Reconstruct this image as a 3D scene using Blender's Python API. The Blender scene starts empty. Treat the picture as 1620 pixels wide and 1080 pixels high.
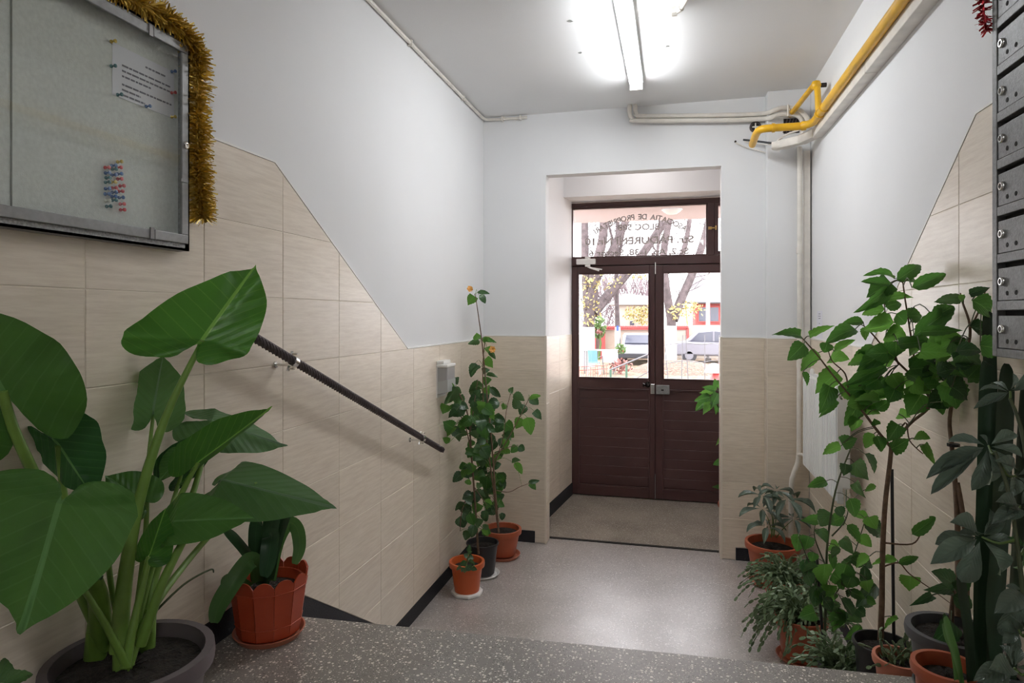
import bpy, bmesh, math, random
from mathutils import Vector as V, Matrix
random.seed(7)
PI = math.pi
S = bpy.context.scene
COL = S.collection

# ------------------------------------------------------------------ camera, sky, exposure
YAW = math.radians(13.984)
CS, SN = math.cos(YAW), math.sin(YAW)
CAMZ = 1.57
FPX = 1024.0
cam = bpy.data.cameras.new('camera')
cam.sensor_width = 36.0
cam.lens = 36.0 * FPX / 1620.0
cam.shift_y = -40.0 / 1620.0
cam.clip_start = 0.02
cam.clip_end = 400
camo = bpy.data.objects.new('camera', cam)
camo.location = (0, 0, CAMZ)
camo.rotation_euler = (PI / 2, 0, YAW)
COL.objects.link(camo)
S.camera = camo

W = bpy.data.worlds.new('overcast_sky')
S.world = W
W.use_nodes = True
bgn = W.node_tree.nodes['Background']
bgn.inputs[0].default_value = (0.985, 0.965, 1.0, 1)
bgn.inputs[1].default_value = 5.8
S.view_settings.view_transform = 'Standard'
S.view_settings.look = 'None'
S.view_settings.gamma = 1
S.view_settings.use_curve_mapping = False
S.view_settings.exposure = 0.56
TUBE_STRENGTH = 46.0
FILL_STRENGTH = 44.0
S.cycles.filter_width = 1.1
S.cycles.max_bounces = 10
S.cycles.diffuse_bounces = 6
S.cycles.transparent_max_bounces = 16
S.cycles.sample_clamp_indirect = 6
S.cycles.sample_clamp_direct = 14       # a sensor saturates: the white sky must not eat the fine lettering

# photograph pixel (1620x1080) + distance along the view axis -> world point
def ray(u, v):
    l = (u - 810) / FPX
    return V((-SN + l * CS, CS + l * SN, (500 - v) / FPX))
def P(u, v, d): return V((0, 0, CAMZ)) + ray(u, v) * d
def onY(u, v, y):
    r = ray(u, v); return P(u, v, y / r.y)
def onX(u, v, x):
    r = ray(u, v); return P(u, v, x / r.x)
def onZ(u, v, z):
    r = ray(u, v); return P(u, v, (z - CAMZ) / r.z)
def camdir(r, u, f):          # right, up, forward(away) -> world direction
    return V((r * CS - f * SN, r * SN + f * CS, u))
def px(n, d): return n * d / FPX

# ------------------------------------------------------------------ materials
def mat(name, col, rough=0.5, metal=0.0, spec=0.5, noise=None, bump=None, coat=0.0, emis=None):
    m = bpy.data.materials.new(name); m.use_nodes = True
    nt = m.node_tree; b = nt.nodes['Principled BSDF']
    b.inputs['Base Color'].default_value = (*col, 1)
    b.inputs['Roughness'].default_value = rough
    b.inputs['Metallic'].default_value = metal
    b.inputs['Specular IOR Level'].default_value = spec
    b.inputs['Coat Weight'].default_value = coat
    if emis:
        b.inputs['Emission Color'].default_value = (*emis[0], 1)
        b.inputs['Emission Strength'].default_value = emis[1]
    geo = nt.nodes.new('ShaderNodeNewGeometry')
    if noise:                      # (scale, amount)
        n = nt.nodes.new('ShaderNodeTexNoise'); n.inputs['Scale'].default_value = noise[0]
        n.inputs['Detail'].default_value = 6
        nt.links.new(geo.outputs['Position'], n.inputs['Vector'])
        r = nt.nodes.new('ShaderNodeValToRGB')
        a = noise[1]
        r.color_ramp.elements[0].position = 0.3; r.color_ramp.elements[1].position = 0.7
        r.color_ramp.elements[0].color = (*[c * (1 - a) for c in col], 1)
        r.color_ramp.elements[1].color = (*[min(1, c * (1 + a)) for c in col], 1)
        nt.links.new(n.outputs['Fac'], r.inputs['Fac'])
        nt.links.new(r.outputs['Color'], b.inputs['Base Color'])
    if bump:                       # (scale, strength, distance)
        n2 = nt.nodes.new('ShaderNodeTexNoise'); n2.inputs['Scale'].default_value = bump[0]
        n2.inputs['Detail'].default_value = 4
        nt.links.new(geo.outputs['Position'], n2.inputs['Vector'])
        bp = nt.nodes.new('ShaderNodeBump'); bp.inputs['Strength'].default_value = bump[1]
        bp.inputs['Distance'].default_value = bump[2]
        nt.links.new(n2.outputs['Fac'], bp.inputs['Height'])
        nt.links.new(bp.outputs['Normal'], b.inputs['Normal'])
    return m

def tile_mat(name, c0, c1, grain=(5, 5, 60)):
    m = bpy.data.materials.new(name); m.use_nodes = True
    nt = m.node_tree; L = nt.links; b = nt.nodes['Principled BSDF']
    geo = nt.nodes.new('ShaderNodeNewGeometry'); oi = nt.nodes.new('ShaderNodeObjectInfo')
    mp = nt.nodes.new('ShaderNodeMapping'); mp.inputs['Scale'].default_value = grain
    L.new(geo.outputs['Position'], mp.inputs['Vector'])
    mul = nt.nodes.new('ShaderNodeMath'); mul.operation = 'MULTIPLY'; mul.inputs[1].default_value = 57
    L.new(oi.outputs['Random'], mul.inputs[0])
    add = nt.nodes.new('ShaderNodeVectorMath'); add.operation = 'ADD'
    L.new(mp.outputs[0], add.inputs[0]); L.new(mul.outputs[0], add.inputs[1])
    n = nt.nodes.new('ShaderNodeTexNoise'); n.inputs['Scale'].default_value = 1.6; n.inputs['Detail'].default_value = 9
    n.inputs['Roughness'].default_value = 0.65
    L.new(add.outputs[0], n.inputs['Vector'])
    r = nt.nodes.new('ShaderNodeValToRGB')
    r.color_ramp.elements[0].position = 0.34; r.color_ramp.elements[0].color = (*c0, 1)
    r.color_ramp.elements[1].position = 0.62; r.color_ramp.elements[1].color = (*c1, 1)
    L.new(n.outputs['Fac'], r.inputs['Fac'])
    hs = nt.nodes.new('ShaderNodeHueSaturation')
    mr = nt.nodes.new('ShaderNodeMapRange'); mr.inputs[3].default_value = 0.95; mr.inputs[4].default_value = 1.04
    L.new(oi.outputs['Random'], mr.inputs[0]); L.new(mr.outputs[0], hs.inputs['Value'])
    L.new(r.outputs['Color'], hs.inputs['Color']); L.new(hs.outputs[0], b.inputs['Base Color'])
    b.inputs['Roughness'].default_value = 0.33
    bp = nt.nodes.new('ShaderNodeBump'); bp.inputs['Strength'].default_value = 0.12; bp.inputs['Distance'].default_value = 0.002
    L.new(n.outputs['Fac'], bp.inputs['Height']); L.new(bp.outputs[0], b.inputs['Normal'])
    return m

def terrazzo(name, base, base2, chip, scale, cut, rough):
    m = bpy.data.materials.new(name); m.use_nodes = True
    nt = m.node_tree; L = nt.links; b = nt.nodes['Principled BSDF']
    geo = nt.nodes.new('ShaderNodeNewGeometry')
    n = nt.nodes.new('ShaderNodeTexNoise'); n.inputs['Scale'].default_value = 2.6; n.inputs['Detail'].default_value = 7
    L.new(geo.outputs['Position'], n.inputs['Vector'])
    r = nt.nodes.new('ShaderNodeValToRGB')
    r.color_ramp.elements[0].position = 0.35; r.color_ramp.elements[0].color = (*base, 1)
    r.color_ramp.elements[1].position = 0.66; r.color_ramp.elements[1].color = (*base2, 1)
    L.new(n.outputs['Fac'], r.inputs['Fac'])
    cur = r.outputs['Color']
    for sc, ct, cc in ((scale, cut, chip), (scale * 2.1, cut * 0.9, [c * 0.8 for c in chip]), (scale * 1.5, cut * .8, [c * .35 for c in base])):
        vo = nt.nodes.new('ShaderNodeTexVoronoi'); vo.inputs['Scale'].default_value = sc
        L.new(geo.outputs['Position'], vo.inputs['Vector'])
        sep = nt.nodes.new('ShaderNodeSeparateColor'); L.new(vo.outputs['Color'], sep.inputs[0])
        gt = nt.nodes.new('ShaderNodeMath'); gt.operation = 'GREATER_THAN'; gt.inputs[1].default_value = 0.5
        L.new(sep.outputs[0], gt.inputs[0])
        ms = nt.nodes.new('ShaderNodeMath'); ms.operation = 'MULTIPLY'; ms.inputs[1].default_value = ct
        L.new(sep.outputs[1], ms.inputs[0])
        lt = nt.nodes.new('ShaderNodeMath'); lt.operation = 'LESS_THAN'
        L.new(vo.outputs['Distance'], lt.inputs[0]); L.new(ms.outputs[0], lt.inputs[1])
        mu = nt.nodes.new('ShaderNodeMath'); mu.operation = 'MULTIPLY'
        L.new(gt.outputs[0], mu.inputs[0]); L.new(lt.outputs[0], mu.inputs[1])
        mx = nt.nodes.new('ShaderNodeMix'); mx.data_type = 'RGBA'
        L.new(mu.outputs[0], mx.inputs[0]); L.new(cur, mx.inputs[6]); mx.inputs[7].default_value = (*cc, 1)
        cur = mx.outputs[2]
    L.new(cur, b.inputs['Base Color'])
    n3 = nt.nodes.new('ShaderNodeTexNoise'); n3.inputs['Scale'].default_value = 5; n3.inputs['Detail'].default_value = 5
    L.new(geo.outputs['Position'], n3.inputs['Vector'])
    mr = nt.nodes.new('ShaderNodeMapRange'); mr.inputs[3].default_value = rough - .08; mr.inputs[4].default_value = rough + .1
    L.new(n3.outputs['Fac'], mr.inputs[0]); L.new(mr.outputs[0], b.inputs['Roughness'])
    return m

def leaf_mat(name, top, under, vein, nv=8, slope=.45, transl=.35, rough=.38, spec=.5, veinw=.05, var=.25):
    m = bpy.data.materials.new(name); m.use_nodes = True
    nt = m.node_tree; L = nt.links; b = nt.nodes['Principled BSDF']; out = nt.nodes['Material Output']
    def math_(op, a, c=None):
        x = nt.nodes.new('ShaderNodeMath'); x.operation = op
        for i, q in enumerate((a, c)):
            if q is None: continue
            if isinstance(q, (int, float)): x.inputs[i].default_value = q
            else: L.new(q, x.inputs[i])
        return x.outputs[0]
    uv = nt.nodes.new('ShaderNodeUVMap'); sp = nt.nodes.new('ShaderNodeSeparateXYZ'); L.new(uv.outputs[0], sp.inputs[0])
    a = math_('ABSOLUTE', math_('SUBTRACT', sp.outputs[0], .5))
    y = sp.outputs[1]
    f = math_('FRACT', math_('MULTIPLY', math_('SUBTRACT', y, math_('MULTIPLY', a, slope * 2)), nv))
    d = math_('ABSOLUTE', math_('SUBTRACT', f, .5))
    vl = math_('LESS_THAN', d, veinw)
    md = math_('LESS_THAN', a, .018)
    vm = math_('MAXIMUM', math_('MULTIPLY', vl, .22), md)
    oi = nt.nodes.new('ShaderNodeObjectInfo')
    geo = nt.nodes.new('ShaderNodeNewGeometry')
    n = nt.nodes.new('ShaderNodeTexNoise'); n.inputs['Scale'].default_value = 14; n.inputs['Detail'].default_value = 5
    L.new(geo.outputs['Position'], n.inputs['Vector'])
    mx = nt.nodes.new('ShaderNodeMix'); mx.data_type = 'RGBA'
    L.new(geo.outputs['Backfacing'], mx.inputs[0]); mx.inputs[6].default_value = (*top, 1); mx.inputs[7].default_value = (*under, 1)
    hs = nt.nodes.new('ShaderNodeHueSaturation'); L.new(mx.outputs[2], hs.inputs['Color'])
    mr = nt.nodes.new('ShaderNodeMapRange'); mr.inputs[3].default_value = 1 - var; mr.inputs[4].default_value = 1 + var
    L.new(math_('MULTIPLY', math_('ADD', oi.outputs['Random'], n.outputs['Fac']), .5), mr.inputs[0]); L.new(mr.outputs[0], hs.inputs['Value'])
    mv = nt.nodes.new('ShaderNodeMix'); mv.data_type = 'RGBA'
    L.new(vm, mv.inputs[0]); L.new(hs.outputs[0], mv.inputs[6]); mv.inputs[7].default_value = (*vein, 1)
    L.new(mv.outputs[2], b.inputs['Base Color'])
    b.inputs['Roughness'].default_value = rough; b.inputs['Specular IOR Level'].default_value = spec
    bp = nt.nodes.new('ShaderNodeBump'); bp.inputs['Strength'].default_value = .35; bp.inputs['Distance'].default_value = .004
    L.new(math_('ADD', d, math_('MULTIPLY', n.outputs['Fac'], .3)), bp.inputs['Height']); L.new(bp.outputs[0], b.inputs['Normal'])
    tr = nt.nodes.new('ShaderNodeBsdfTranslucent')
    br = nt.nodes.new('ShaderNodeHueSaturation'); br.inputs['Value'].default_value = 1.7; br.inputs['Hue'].default_value = .485
    L.new(mv.outputs[2], br.inputs['Color']); L.new(br.outputs[0], tr.inputs[0])
    ms = nt.nodes.new('ShaderNodeMixShader'); ms.inputs[0].default_value = transl
    L.new(b.outputs[0], ms.inputs[1]); L.new(tr.outputs[0], ms.inputs[2]); L.new(ms.outputs[0], out.inputs[0])
    return m

def glass_mat(name, tint=(1, 1, 1), refl=.06, rough=.02):
    m = bpy.data.materials.new(name); m.use_nodes = True
    nt = m.node_tree; L = nt.links; out = nt.nodes['Material Output']
    nt.nodes.remove(nt.nodes['Principled BSDF'])
    t = nt.nodes.new('ShaderNodeBsdfTransparent'); t.inputs[0].default_value = (*tint, 1)
    g = nt.nodes.new('ShaderNodeBsdfGlossy'); g.inputs['Roughness'].default_value = rough
    geo = nt.nodes.new('ShaderNodeNewGeometry'); dt = nt.nodes.new('ShaderNodeVectorMath'); dt.operation = 'DOT_PRODUCT'
    L.new(geo.outputs['Incoming'], dt.inputs[0]); L.new(geo.outputs['Normal'], dt.inputs[1])
    x = dt.outputs['Value']                      # Schlick: the same from both faces of the pane
    for op, k in (('ABSOLUTE', None), ('SUBTRACT', 1), ('POWER', 5), ('MULTIPLY', .5)):
        n = nt.nodes.new('ShaderNodeMath'); n.operation = op
        if op == 'SUBTRACT': n.inputs[0].default_value = 1; L.new(x, n.inputs[1])
        else:
            L.new(x, n.inputs[0])
            if k: n.inputs[1].default_value = k
        x = n.outputs[0]
    ad = nt.nodes.new('ShaderNodeMath'); ad.inputs[1].default_value = refl * .5; L.new(x, ad.inputs[0])
    ms = nt.nodes.new('ShaderNodeMixShader'); L.new(ad.outputs[0], ms.inputs[0])
    L.new(t.outputs[0], ms.inputs[1]); L.new(g.outputs[0], ms.inputs[2]); L.new(ms.outputs[0], out.inputs[0])
    return m

M = {}
M['paint'] = mat('white_wall_paint', (.765, .768, .774), .65, noise=(1.3, .025), bump=(140, .10, .002))
M['ceil'] = mat('white_ceiling_paint', (.80, .80, .80), .8, noise=(1.0, .03), bump=(170, .2, .002))
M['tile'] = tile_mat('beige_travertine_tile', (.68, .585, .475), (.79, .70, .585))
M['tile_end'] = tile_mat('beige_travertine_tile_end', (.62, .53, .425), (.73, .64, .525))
M['grout'] = mat('pale_grout', (.74, .66, .555), .85)
M['black'] = mat('black_plinth_paint', (.012, .012, .016), .65, bump=(220, .5, .004))
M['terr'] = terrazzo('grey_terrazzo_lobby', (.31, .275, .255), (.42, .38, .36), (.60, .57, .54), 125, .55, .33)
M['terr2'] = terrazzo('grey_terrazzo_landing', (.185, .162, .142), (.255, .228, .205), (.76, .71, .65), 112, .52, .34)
M['terr_v'] = terrazzo('brown_terrazzo_vestibule', (.20, .17, .135), (.31, .27, .22), (.55, .52, .47), 150, .55, .36)
b_ = M['terr'].node_tree.nodes['Principled BSDF'].inputs; b_['Coat Weight'].default_value = .3; b_['Coat Roughness'].default_value = .3
for k_ in ('terr', 'terr2'): M[k_].node_tree.nodes['Principled BSDF'].inputs['Specular IOR Level'].default_value = .9
M['brown'] = mat('brown_door_paint', (.062, .026, .024), .32, noise=(3, .12), bump=(60, .05, .002))
M['glass'] = glass_mat('clear_glass')
M['bglass'] = glass_mat('board_glass', (.96, .97, .96))
M['chrome'] = mat('chrome', (.75, .74, .72), .18, 1.0)
M['brass'] = mat('brass', (.7, .5, .2), .3, 1.0)
M['silver'] = mat('brushed_aluminium', (.25, .25, .25), .45, .4, noise=(60, .12))
M['hammer'] = mat('grey_hammered_steel', (.15, .152, .15), .45, .1, noise=(120, .2), bump=(260, .35, .002))
M['greybox'] = mat('grey_speckled_cabinet', (.27, .275, .275), .5, .3, noise=(200, .35), bump=(260, .3, .002))
M['cork'] = mat('pale_textured_board', (.665, .685, .66), .9, noise=(110, .07), bump=(320, .5, .002))
M['seam'] = mat('dark_seam', (.22, .23, .21), .9)
M['paper'] = mat('white_paper', (.74, .74, .80), .7)
M['ink'] = mat('grey_ink', (.18, .18, .22), .8)
M['gold'] = mat('gold_foil', (.80, .60, .16), .34, .85)
M['redtin'] = mat('red_foil', (.42, .03, .04), .3, .8)
M['whitepl'] = mat('white_plastic', (.80, .79, .76), .4)
M['whitemet'] = mat('white_enamel', (.80, .81, .81), .3)
M['yellow'] = mat('yellow_pipe_paint', (.72, .40, .012), .35, noise=(9, .1))
M['oldwhite'] = mat('old_white_pipe_paint', (.74, .70, .64), .4, noise=(14, .1))
M['dark'] = mat('dark_opening', (.02, .018, .016), .9)
M['iron'] = mat('dark_twisted_iron', (.095, .075, .078), .38, .4)
M['terra'] = mat('terracotta_plastic', (.38, .085, .034), .42, noise=(12, .1))
M['terra2'] = mat('orange_terracotta_plastic', (.50, .095, .022), .38, noise=(12, .06))
M['terra_s'] = mat('faded_terracotta_plastic', (.50, .17, .10), .45)
M['rust'] = mat('red_brown_plastic', (.40, .055, .018), .4)
M['mauve'] = mat('grey_mauve_plastic', (.115, .092, .098), .45, noise=(10, .1))
M['charcoal'] = mat('charcoal_plastic', (.07, .07, .074), .5)
M['blackpl'] = mat('black_plastic', (.018, .018, .02), .4)
M['clear'] = glass_mat('clear_plastic', (.80, .80, .80), .08, .12)
M['soil'] = mat('potting_soil', (.022, .016, .012), .95, noise=(70, .6), bump=(120, 1, .01))
M['bark'] = mat('brown_stem_bark', (.14, .085, .05), .8, noise=(60, .3), bump=(90, .5, .003))
M['greenstem'] = mat('green_stem', (.10, .17, .04), .5, noise=(20, .2))
M['darkstem'] = mat('dark_green_stem', (.06, .075, .03), .6, noise=(40, .2))
M['petiole'] = mat('pale_green_petiole', (.15, .27, .045), .4, noise=(12, .18))
M['alo'] = leaf_mat('elephant_ear_leaf', (.017, .073, .018), (.05, .15, .025), (.085, .21, .06), nv=6.5, slope=.5, transl=.30, rough=.33, veinw=.055)
M['alog'] = leaf_mat('elephant_ear_leaf_bloom', (.045, .095, .05), (.06, .15, .04), (.11, .20, .10), nv=8, slope=.5, transl=.22, rough=.5, veinw=.05)
M['alob'] = leaf_mat('elephant_ear_backlit_leaf', (.04, .15, .018), (.05, .19, .015), (.15, .34, .06), nv=7, slope=.5, transl=.45, rough=.36, veinw=.045)  # brighter green for leaves seen from beneath; backlight is put into the colour
M['hib'] = leaf_mat('hibiscus_leaf', (.04, .135, .022), (.07, .20, .03), (.09, .23, .05), nv=6, slope=.5, transl=.5, rough=.34, veinw=.06)
M['hibd'] = leaf_mat('dark_hibiscus_leaf', (.028, .082, .025), (.05, .12, .035), (.06, .14, .05), nv=6, slope=.5, transl=.3, rough=.27, spec=.7, veinw=.06)
M['schef'] = leaf_mat('umbrella_plant_leaf', (.10, .14, .105), (.07, .12, .06), (.09, .13, .09), nv=9, slope=.3, transl=.18, rough=.3, spec=.6, veinw=.04, var=.35)  # top colour lightened and greyed to stand for the leaves' sheen
M['strap'] = leaf_mat('clivia_leaf', (.025, .07, .03), (.035, .09, .03), (.035, .085, .035), nv=1, slope=0, transl=.18, rough=.35, veinw=.01)
M['strapb'] = leaf_mat('young_clivia_leaf', (.06, .15, .04), (.06, .16, .035), (.08, .18, .05), nv=1, slope=0, transl=.3, rough=.35, veinw=.01)
M['sans'] = leaf_mat('snake_plant_leaf', (.02, .045, .022), (.02, .05, .024), (.02, .045, .02), nv=1, slope=0, transl=.05, rough=.4, veinw=.01)
M['cact'] = leaf_mat('christmas_cactus_segment', (.14, .21, .10), (.14, .21, .10), (.17, .25, .13), nv=4, slope=.2, transl=.15, rough=.4, veinw=.05)
M['petal'] = mat('apricot_petal', (.85, .42, .10), .5)
M['lamp'] = None

# ------------------------------------------------------------------ mesh helpers
class MB:
    def __init__(s): s.v = []; s.f = []; s.uv = {}
    def add(s, vs, fs):
        o = len(s.v); s.v += [V(x) for x in vs]; s.f += [tuple(i + o for i in f) for f in fs]; return s
    def box(s, a, b):
        x0, y0, z0 = a; x1, y1, z1 = b
        if x0 > x1: x0, x1 = x1, x0
        if y0 > y1: y0, y1 = y1, y0
        if z0 > z1: z0, z1 = z1, z0
        return s.add([(x0, y0, z0), (x1, y0, z0), (x1, y1, z0), (x0, y1, z0), (x0, y0, z1), (x1, y0, z1), (x1, y1, z1), (x0, y1, z1)],
                     [(0, 3, 2, 1), (4, 5, 6, 7), (0, 1, 5, 4), (1, 2, 6, 5), (2, 3, 7, 6), (3, 0, 4, 7)])
    def obox(s, c, ax, ay, az):      # centre and three half-axis vectors
        c = V(c); ax = V(ax); ay = V(ay); az = V(az)
        if ax.cross(ay).dot(az) < 0: ax = -ax
        vs = [c + ax * i + ay * j + az * k for k in (-1, 1) for i, j in ((-1, -1), (1, -1), (1, 1), (-1, 1))]
        return s.add(vs, [(0, 3, 2, 1), (4, 5, 6, 7), (0, 1, 5, 4), (1, 2, 6, 5), (2, 3, 7, 6), (3, 0, 4, 7)])
    def tube(s, pts, r, n=8, caps=True):
        pts = [V(p) for p in pts]
        rs = r if isinstance(r, (list, tuple)) else [r] * len(pts)
        if len(rs) == 2 and len(pts) > 2:
            rs = [rs[0] + (rs[1] - rs[0]) * i / (len(pts) - 1) for i in range(len(pts))]
        T = []
        for i in range(len(pts)):
            a = pts[max(0, i - 1)]; b = pts[min(len(pts) - 1, i + 1)]
            t = (b - a); T.append(t.normalized() if t.length > 1e-9 else V((0, 0, 1)))
        nrm = T[0].orthogonal().normalized()
        vs, fs = [], []
        for i, p in enumerate(pts):
            nrm = (nrm - T[i] * nrm.dot(T[i]))
            nrm = nrm.normalized() if nrm.length > 1e-6 else T[i].orthogonal().normalized()
            bn = T[i].cross(nrm)
            for k in range(n):
                a = 2 * PI * k / n
                vs.append(p + (nrm * math.cos(a) + bn * math.sin(a)) * rs[i])
        for i in range(len(pts) - 1):
            for k in range(n):
                k2 = (k + 1) % n
                fs.append((i * n + k, i * n + k2, (i + 1) * n + k2, (i + 1) * n + k))
        if caps:
            fs.append(tuple(range(n - 1, -1, -1))); fs.append(tuple((len(pts) - 1) * n + k for k in range(n)))
        return s.add(vs, fs)
    def lathe(s, prof, c=(0, 0, 0), n=32, axis='z', caps=True):
        c = V(c); vs, fs = [], []
        for r, z in prof:
            for k in range(n):
                a = 2 * PI * k / n
                x, y = r * math.cos(a), r * math.sin(a)
                vs.append(c + (V((x, y, z)) if axis == 'z' else V((x, -z, y)) if axis == '-y' else V((z, x, y)) if axis == 'x' else V((-z, -x, y))))
        for i in range(len(prof) - 1):
            for k in range(n):
                k2 = (k + 1) % n
                fs.append((i * n + k, i * n + k2, (i + 1) * n + k2, (i + 1) * n + k))
        if caps:
            if prof[0][0] > 1e-6: fs.append(tuple(range(n - 1, -1, -1)))
            if prof[-1][0] > 1e-6: fs.append(tuple((len(prof) - 1) * n + k for k in range(n)))
        return s.add(vs, fs)
    def prism(s, poly, n):           # planar polygon (list of points) swept by vector n
        poly = [V(p) for p in poly]; n = V(n); k = len(poly)
        nn = V((0, 0, 0))
        for i in range(k): nn += poly[i].cross(poly[(i + 1) % k])
        if nn.dot(n) < 0: poly = poly[::-1]
        vs = poly + [p + n for p in poly]
        fs = [tuple(range(k - 1, -1, -1)), tuple(range(k, 2 * k))]
        for i in range(k):
            j = (i + 1) % k; fs.append((i, j, k + j, k + i))
        return s.add(vs, fs)
    def ribbon(s, pts, ws, nrm, vee=.12):    # strap leaf along points, with a gentle V section
        pts = [V(p) for p in pts]; vs, fs = [], []; o = len(s.v)
        L = len(pts)
        for i, p in enumerate(pts):
            t = (pts[min(L - 1, i + 1)] - pts[max(0, i - 1)]).normalized()
            side = t.cross(V(nrm)); side = side.normalized() if side.length > 1e-6 else t.orthogonal().normalized()
            nn = side.cross(t)
            for j, x in enumerate((-1, -.5, 0, .5, 1)):
                vs.append(p + side * (ws[i] * x * .5) + nn * (abs(x) * ws[i] * vee))
                s.uv[o + i * 5 + j] = (x * .5 + .5, i / (L - 1))
        for i in range(L - 1):
            for j in range(4):
                a = i * 5 + j; fs.append((a, a + 1, a + 6, a + 5))
        return s.add(vs, fs)

ORG = {}
def root_of(o):
    while o.parent: o = o.parent
    return o
def obj(name, mb, m, parent=None, smooth=False, bevel=0, kind=None, label=None, ang=38, subsurf=0):
    off = ORG.get(root_of(parent).name, V((0, 0, 0))) if parent else V((0, 0, 0))
    me = bpy.data.meshes.new(name)
    me.from_pydata([tuple(p - off) for p in mb.v], [], mb.f)
    if mb.uv:
        l = me.uv_layers.new(name='UVMap')
        for lp in me.loops: l.data[lp.index].uv = mb.uv.get(lp.vertex_index, (0, 0))
    me.validate(); me.update()
    for mm in (m if isinstance(m, (list, tuple)) else [m]): me.materials.append(mm)
    if smooth:
        me.polygons.foreach_set('use_smooth', [True] * len(me.polygons))
        me.set_sharp_from_angle(angle=math.radians(ang))
    o = bpy.data.objects.new(name, me); COL.objects.link(o)
    if parent: o.parent = parent
    if bevel:
        b = o.modifiers.new('bevel', 'BEVEL'); b.width = bevel; b.segments = 2; b.limit_method = 'ANGLE'; b.angle_limit = math.radians(40)
    if subsurf:
        b = o.modifiers.new('sub', 'SUBSURF'); b.levels = subsurf; b.render_levels = subsurf
    if kind: o['kind'] = kind
    if label: o['label'] = label
    return o
def tag(o, label, cat, group=None):
    o['label'] = label; o['category'] = cat
    if group: o['group'] = group
    return o
def thing(name, label, cat, loc=(0, 0, 0), group=None):
    o = bpy.data.objects.new(name, None); COL.objects.link(o)
    o.empty_display_size = .05
    o.location = loc; ORG[o.name] = V(loc)
    return tag(o, label, cat, group)
def struct(name, mb, m, parent=None, **k):
    return obj(name, mb, m, parent, kind='structure' if parent is None else None, **k)
def place(name, me, mtx, parent):    # a shared mesh placed in world space under a thing
    o = bpy.data.objects.new(name, me); COL.objects.link(o); o.parent = parent
    off = ORG.get(root_of(parent).name, V((0, 0, 0)))
    o.matrix_local = Matrix.Translation(-off) @ mtx
    return o
def bez(pts, n=8):                   # Catmull-Rom through points
    pts = [V(p) for p in pts]
    if len(pts) < 3: return [pts[0].lerp(pts[-1], i / n) for i in range(n + 1)]
    out = []
    for i in range(len(pts) - 1):
        p0 = pts[max(0, i - 1)]; p1 = pts[i]; p2 = pts[i + 1]; p3 = pts[min(len(pts) - 1, i + 2)]
        for k in range(n):
            t = k / n
            out.append(.5 * ((2 * p1) + (p2 - p0) * t + (2 * p0 - 5 * p1 + 4 * p2 - p3) * t * t + (3 * p1 - p0 - 3 * p2 + p3) * t ** 3))
    out.append(pts[-1]); return out

# ------------------------------------------------------------------ setting
XL, XR, YE, ZC, ZL = -1.304, .82, 4.40, 2.971, .612
EDGE = lambda x: 1.84 + .10 * (x - XL) / (XR - XL)          # landing edge is slightly skewed

struct('floor', MB().box((XL - .1, 1.2, -.12), (XR + .1, 4.515, 0)), M['terr'])
struct('floor_vestibule', MB().box((XL - .1, 4.515, -.12), (XR + .1, 5.76, 0)), M['terr_v'])
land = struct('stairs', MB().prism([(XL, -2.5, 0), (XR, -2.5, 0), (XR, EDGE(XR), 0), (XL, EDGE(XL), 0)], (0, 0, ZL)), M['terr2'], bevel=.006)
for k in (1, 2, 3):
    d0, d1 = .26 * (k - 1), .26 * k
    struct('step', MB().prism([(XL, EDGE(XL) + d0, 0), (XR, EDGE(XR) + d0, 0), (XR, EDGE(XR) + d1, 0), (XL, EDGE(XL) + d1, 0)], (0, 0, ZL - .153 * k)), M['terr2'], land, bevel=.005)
struct('ceiling', MB().box((XL - .15, -2.65, ZC), (XR + .15, YE + .1, ZC + .12)), M['ceil'])
wl = struct('wall_left', MB().box((XL - .15, -2.65, -.12), (XL, YE + .1, ZC)), M['paint'])
wr = struct('wall_right', MB().box((XR, -2.65, -.12), (XR + .15, YE + .1, ZC)), M['paint'])
struct('wall_rear', MB().box((XL - .15, -2.65, -.12), (XR + .15, -2.5, ZC)), M['paint'])
OX0, OX1, OZ = -.855, .303, 2.545
we = struct('wall_end', MB().box((XL, YE, -.12), (OX0, YE + .1, ZC)).box((OX1, YE, -.12), (XR, YE + .1, ZC)).box((OX0, YE, OZ), (OX1, YE + .1, ZC)), M['paint'])
wc = struct('trim_1', MB().box((.57, 4.30, 0), (XR, YE, ZC)), M['paint'], bevel=.004, label='square white column in the right corner of the end wall')
# vestibule
VA, VB = V((-1.0, 4.5, 0)), V((-.868, 5.66, 0))
vd = (VB - VA).normalized(); vn = V((vd.y, -vd.x, 0))
wv = struct('wall_vestibule', MB().prism([VA, VB, VB - vn * .3, VA - vn * .3], (0, 0, 2.95)), M['paint'])
struct('wall_vestibule_right', MB().box((.64, 4.5, 0), (.8, 5.66, 2.95)), M['paint'])
struct('ceiling_vestibule', MB().box((-1.3, 4.5, 2.9), (.8, 5.9, 3.0)), M['ceil'])
struct('trim_2', MB().box((-1.2, 5.40, 2.572), (.8, 5.95, 2.9)), M['paint'])
struct('wall_front', MB().box((-1.6, 5.64, -.5), (-.886, 5.95, 3.4)).box((.63, 5.64, -.5), (1.6, 5.95, 3.4)).box((-.886, 5.72, -.5), (.63, 5.95, -.01)).box((-.886, 5.7, 2.9), (.63, 5.95, 3.4)), M['paint'])
struct('trim_3', MB().box((OX0, 4.505, 0), (OX1, 4.53, .006)), M['dark'], label='dark joint across the floor under the opening')

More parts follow.
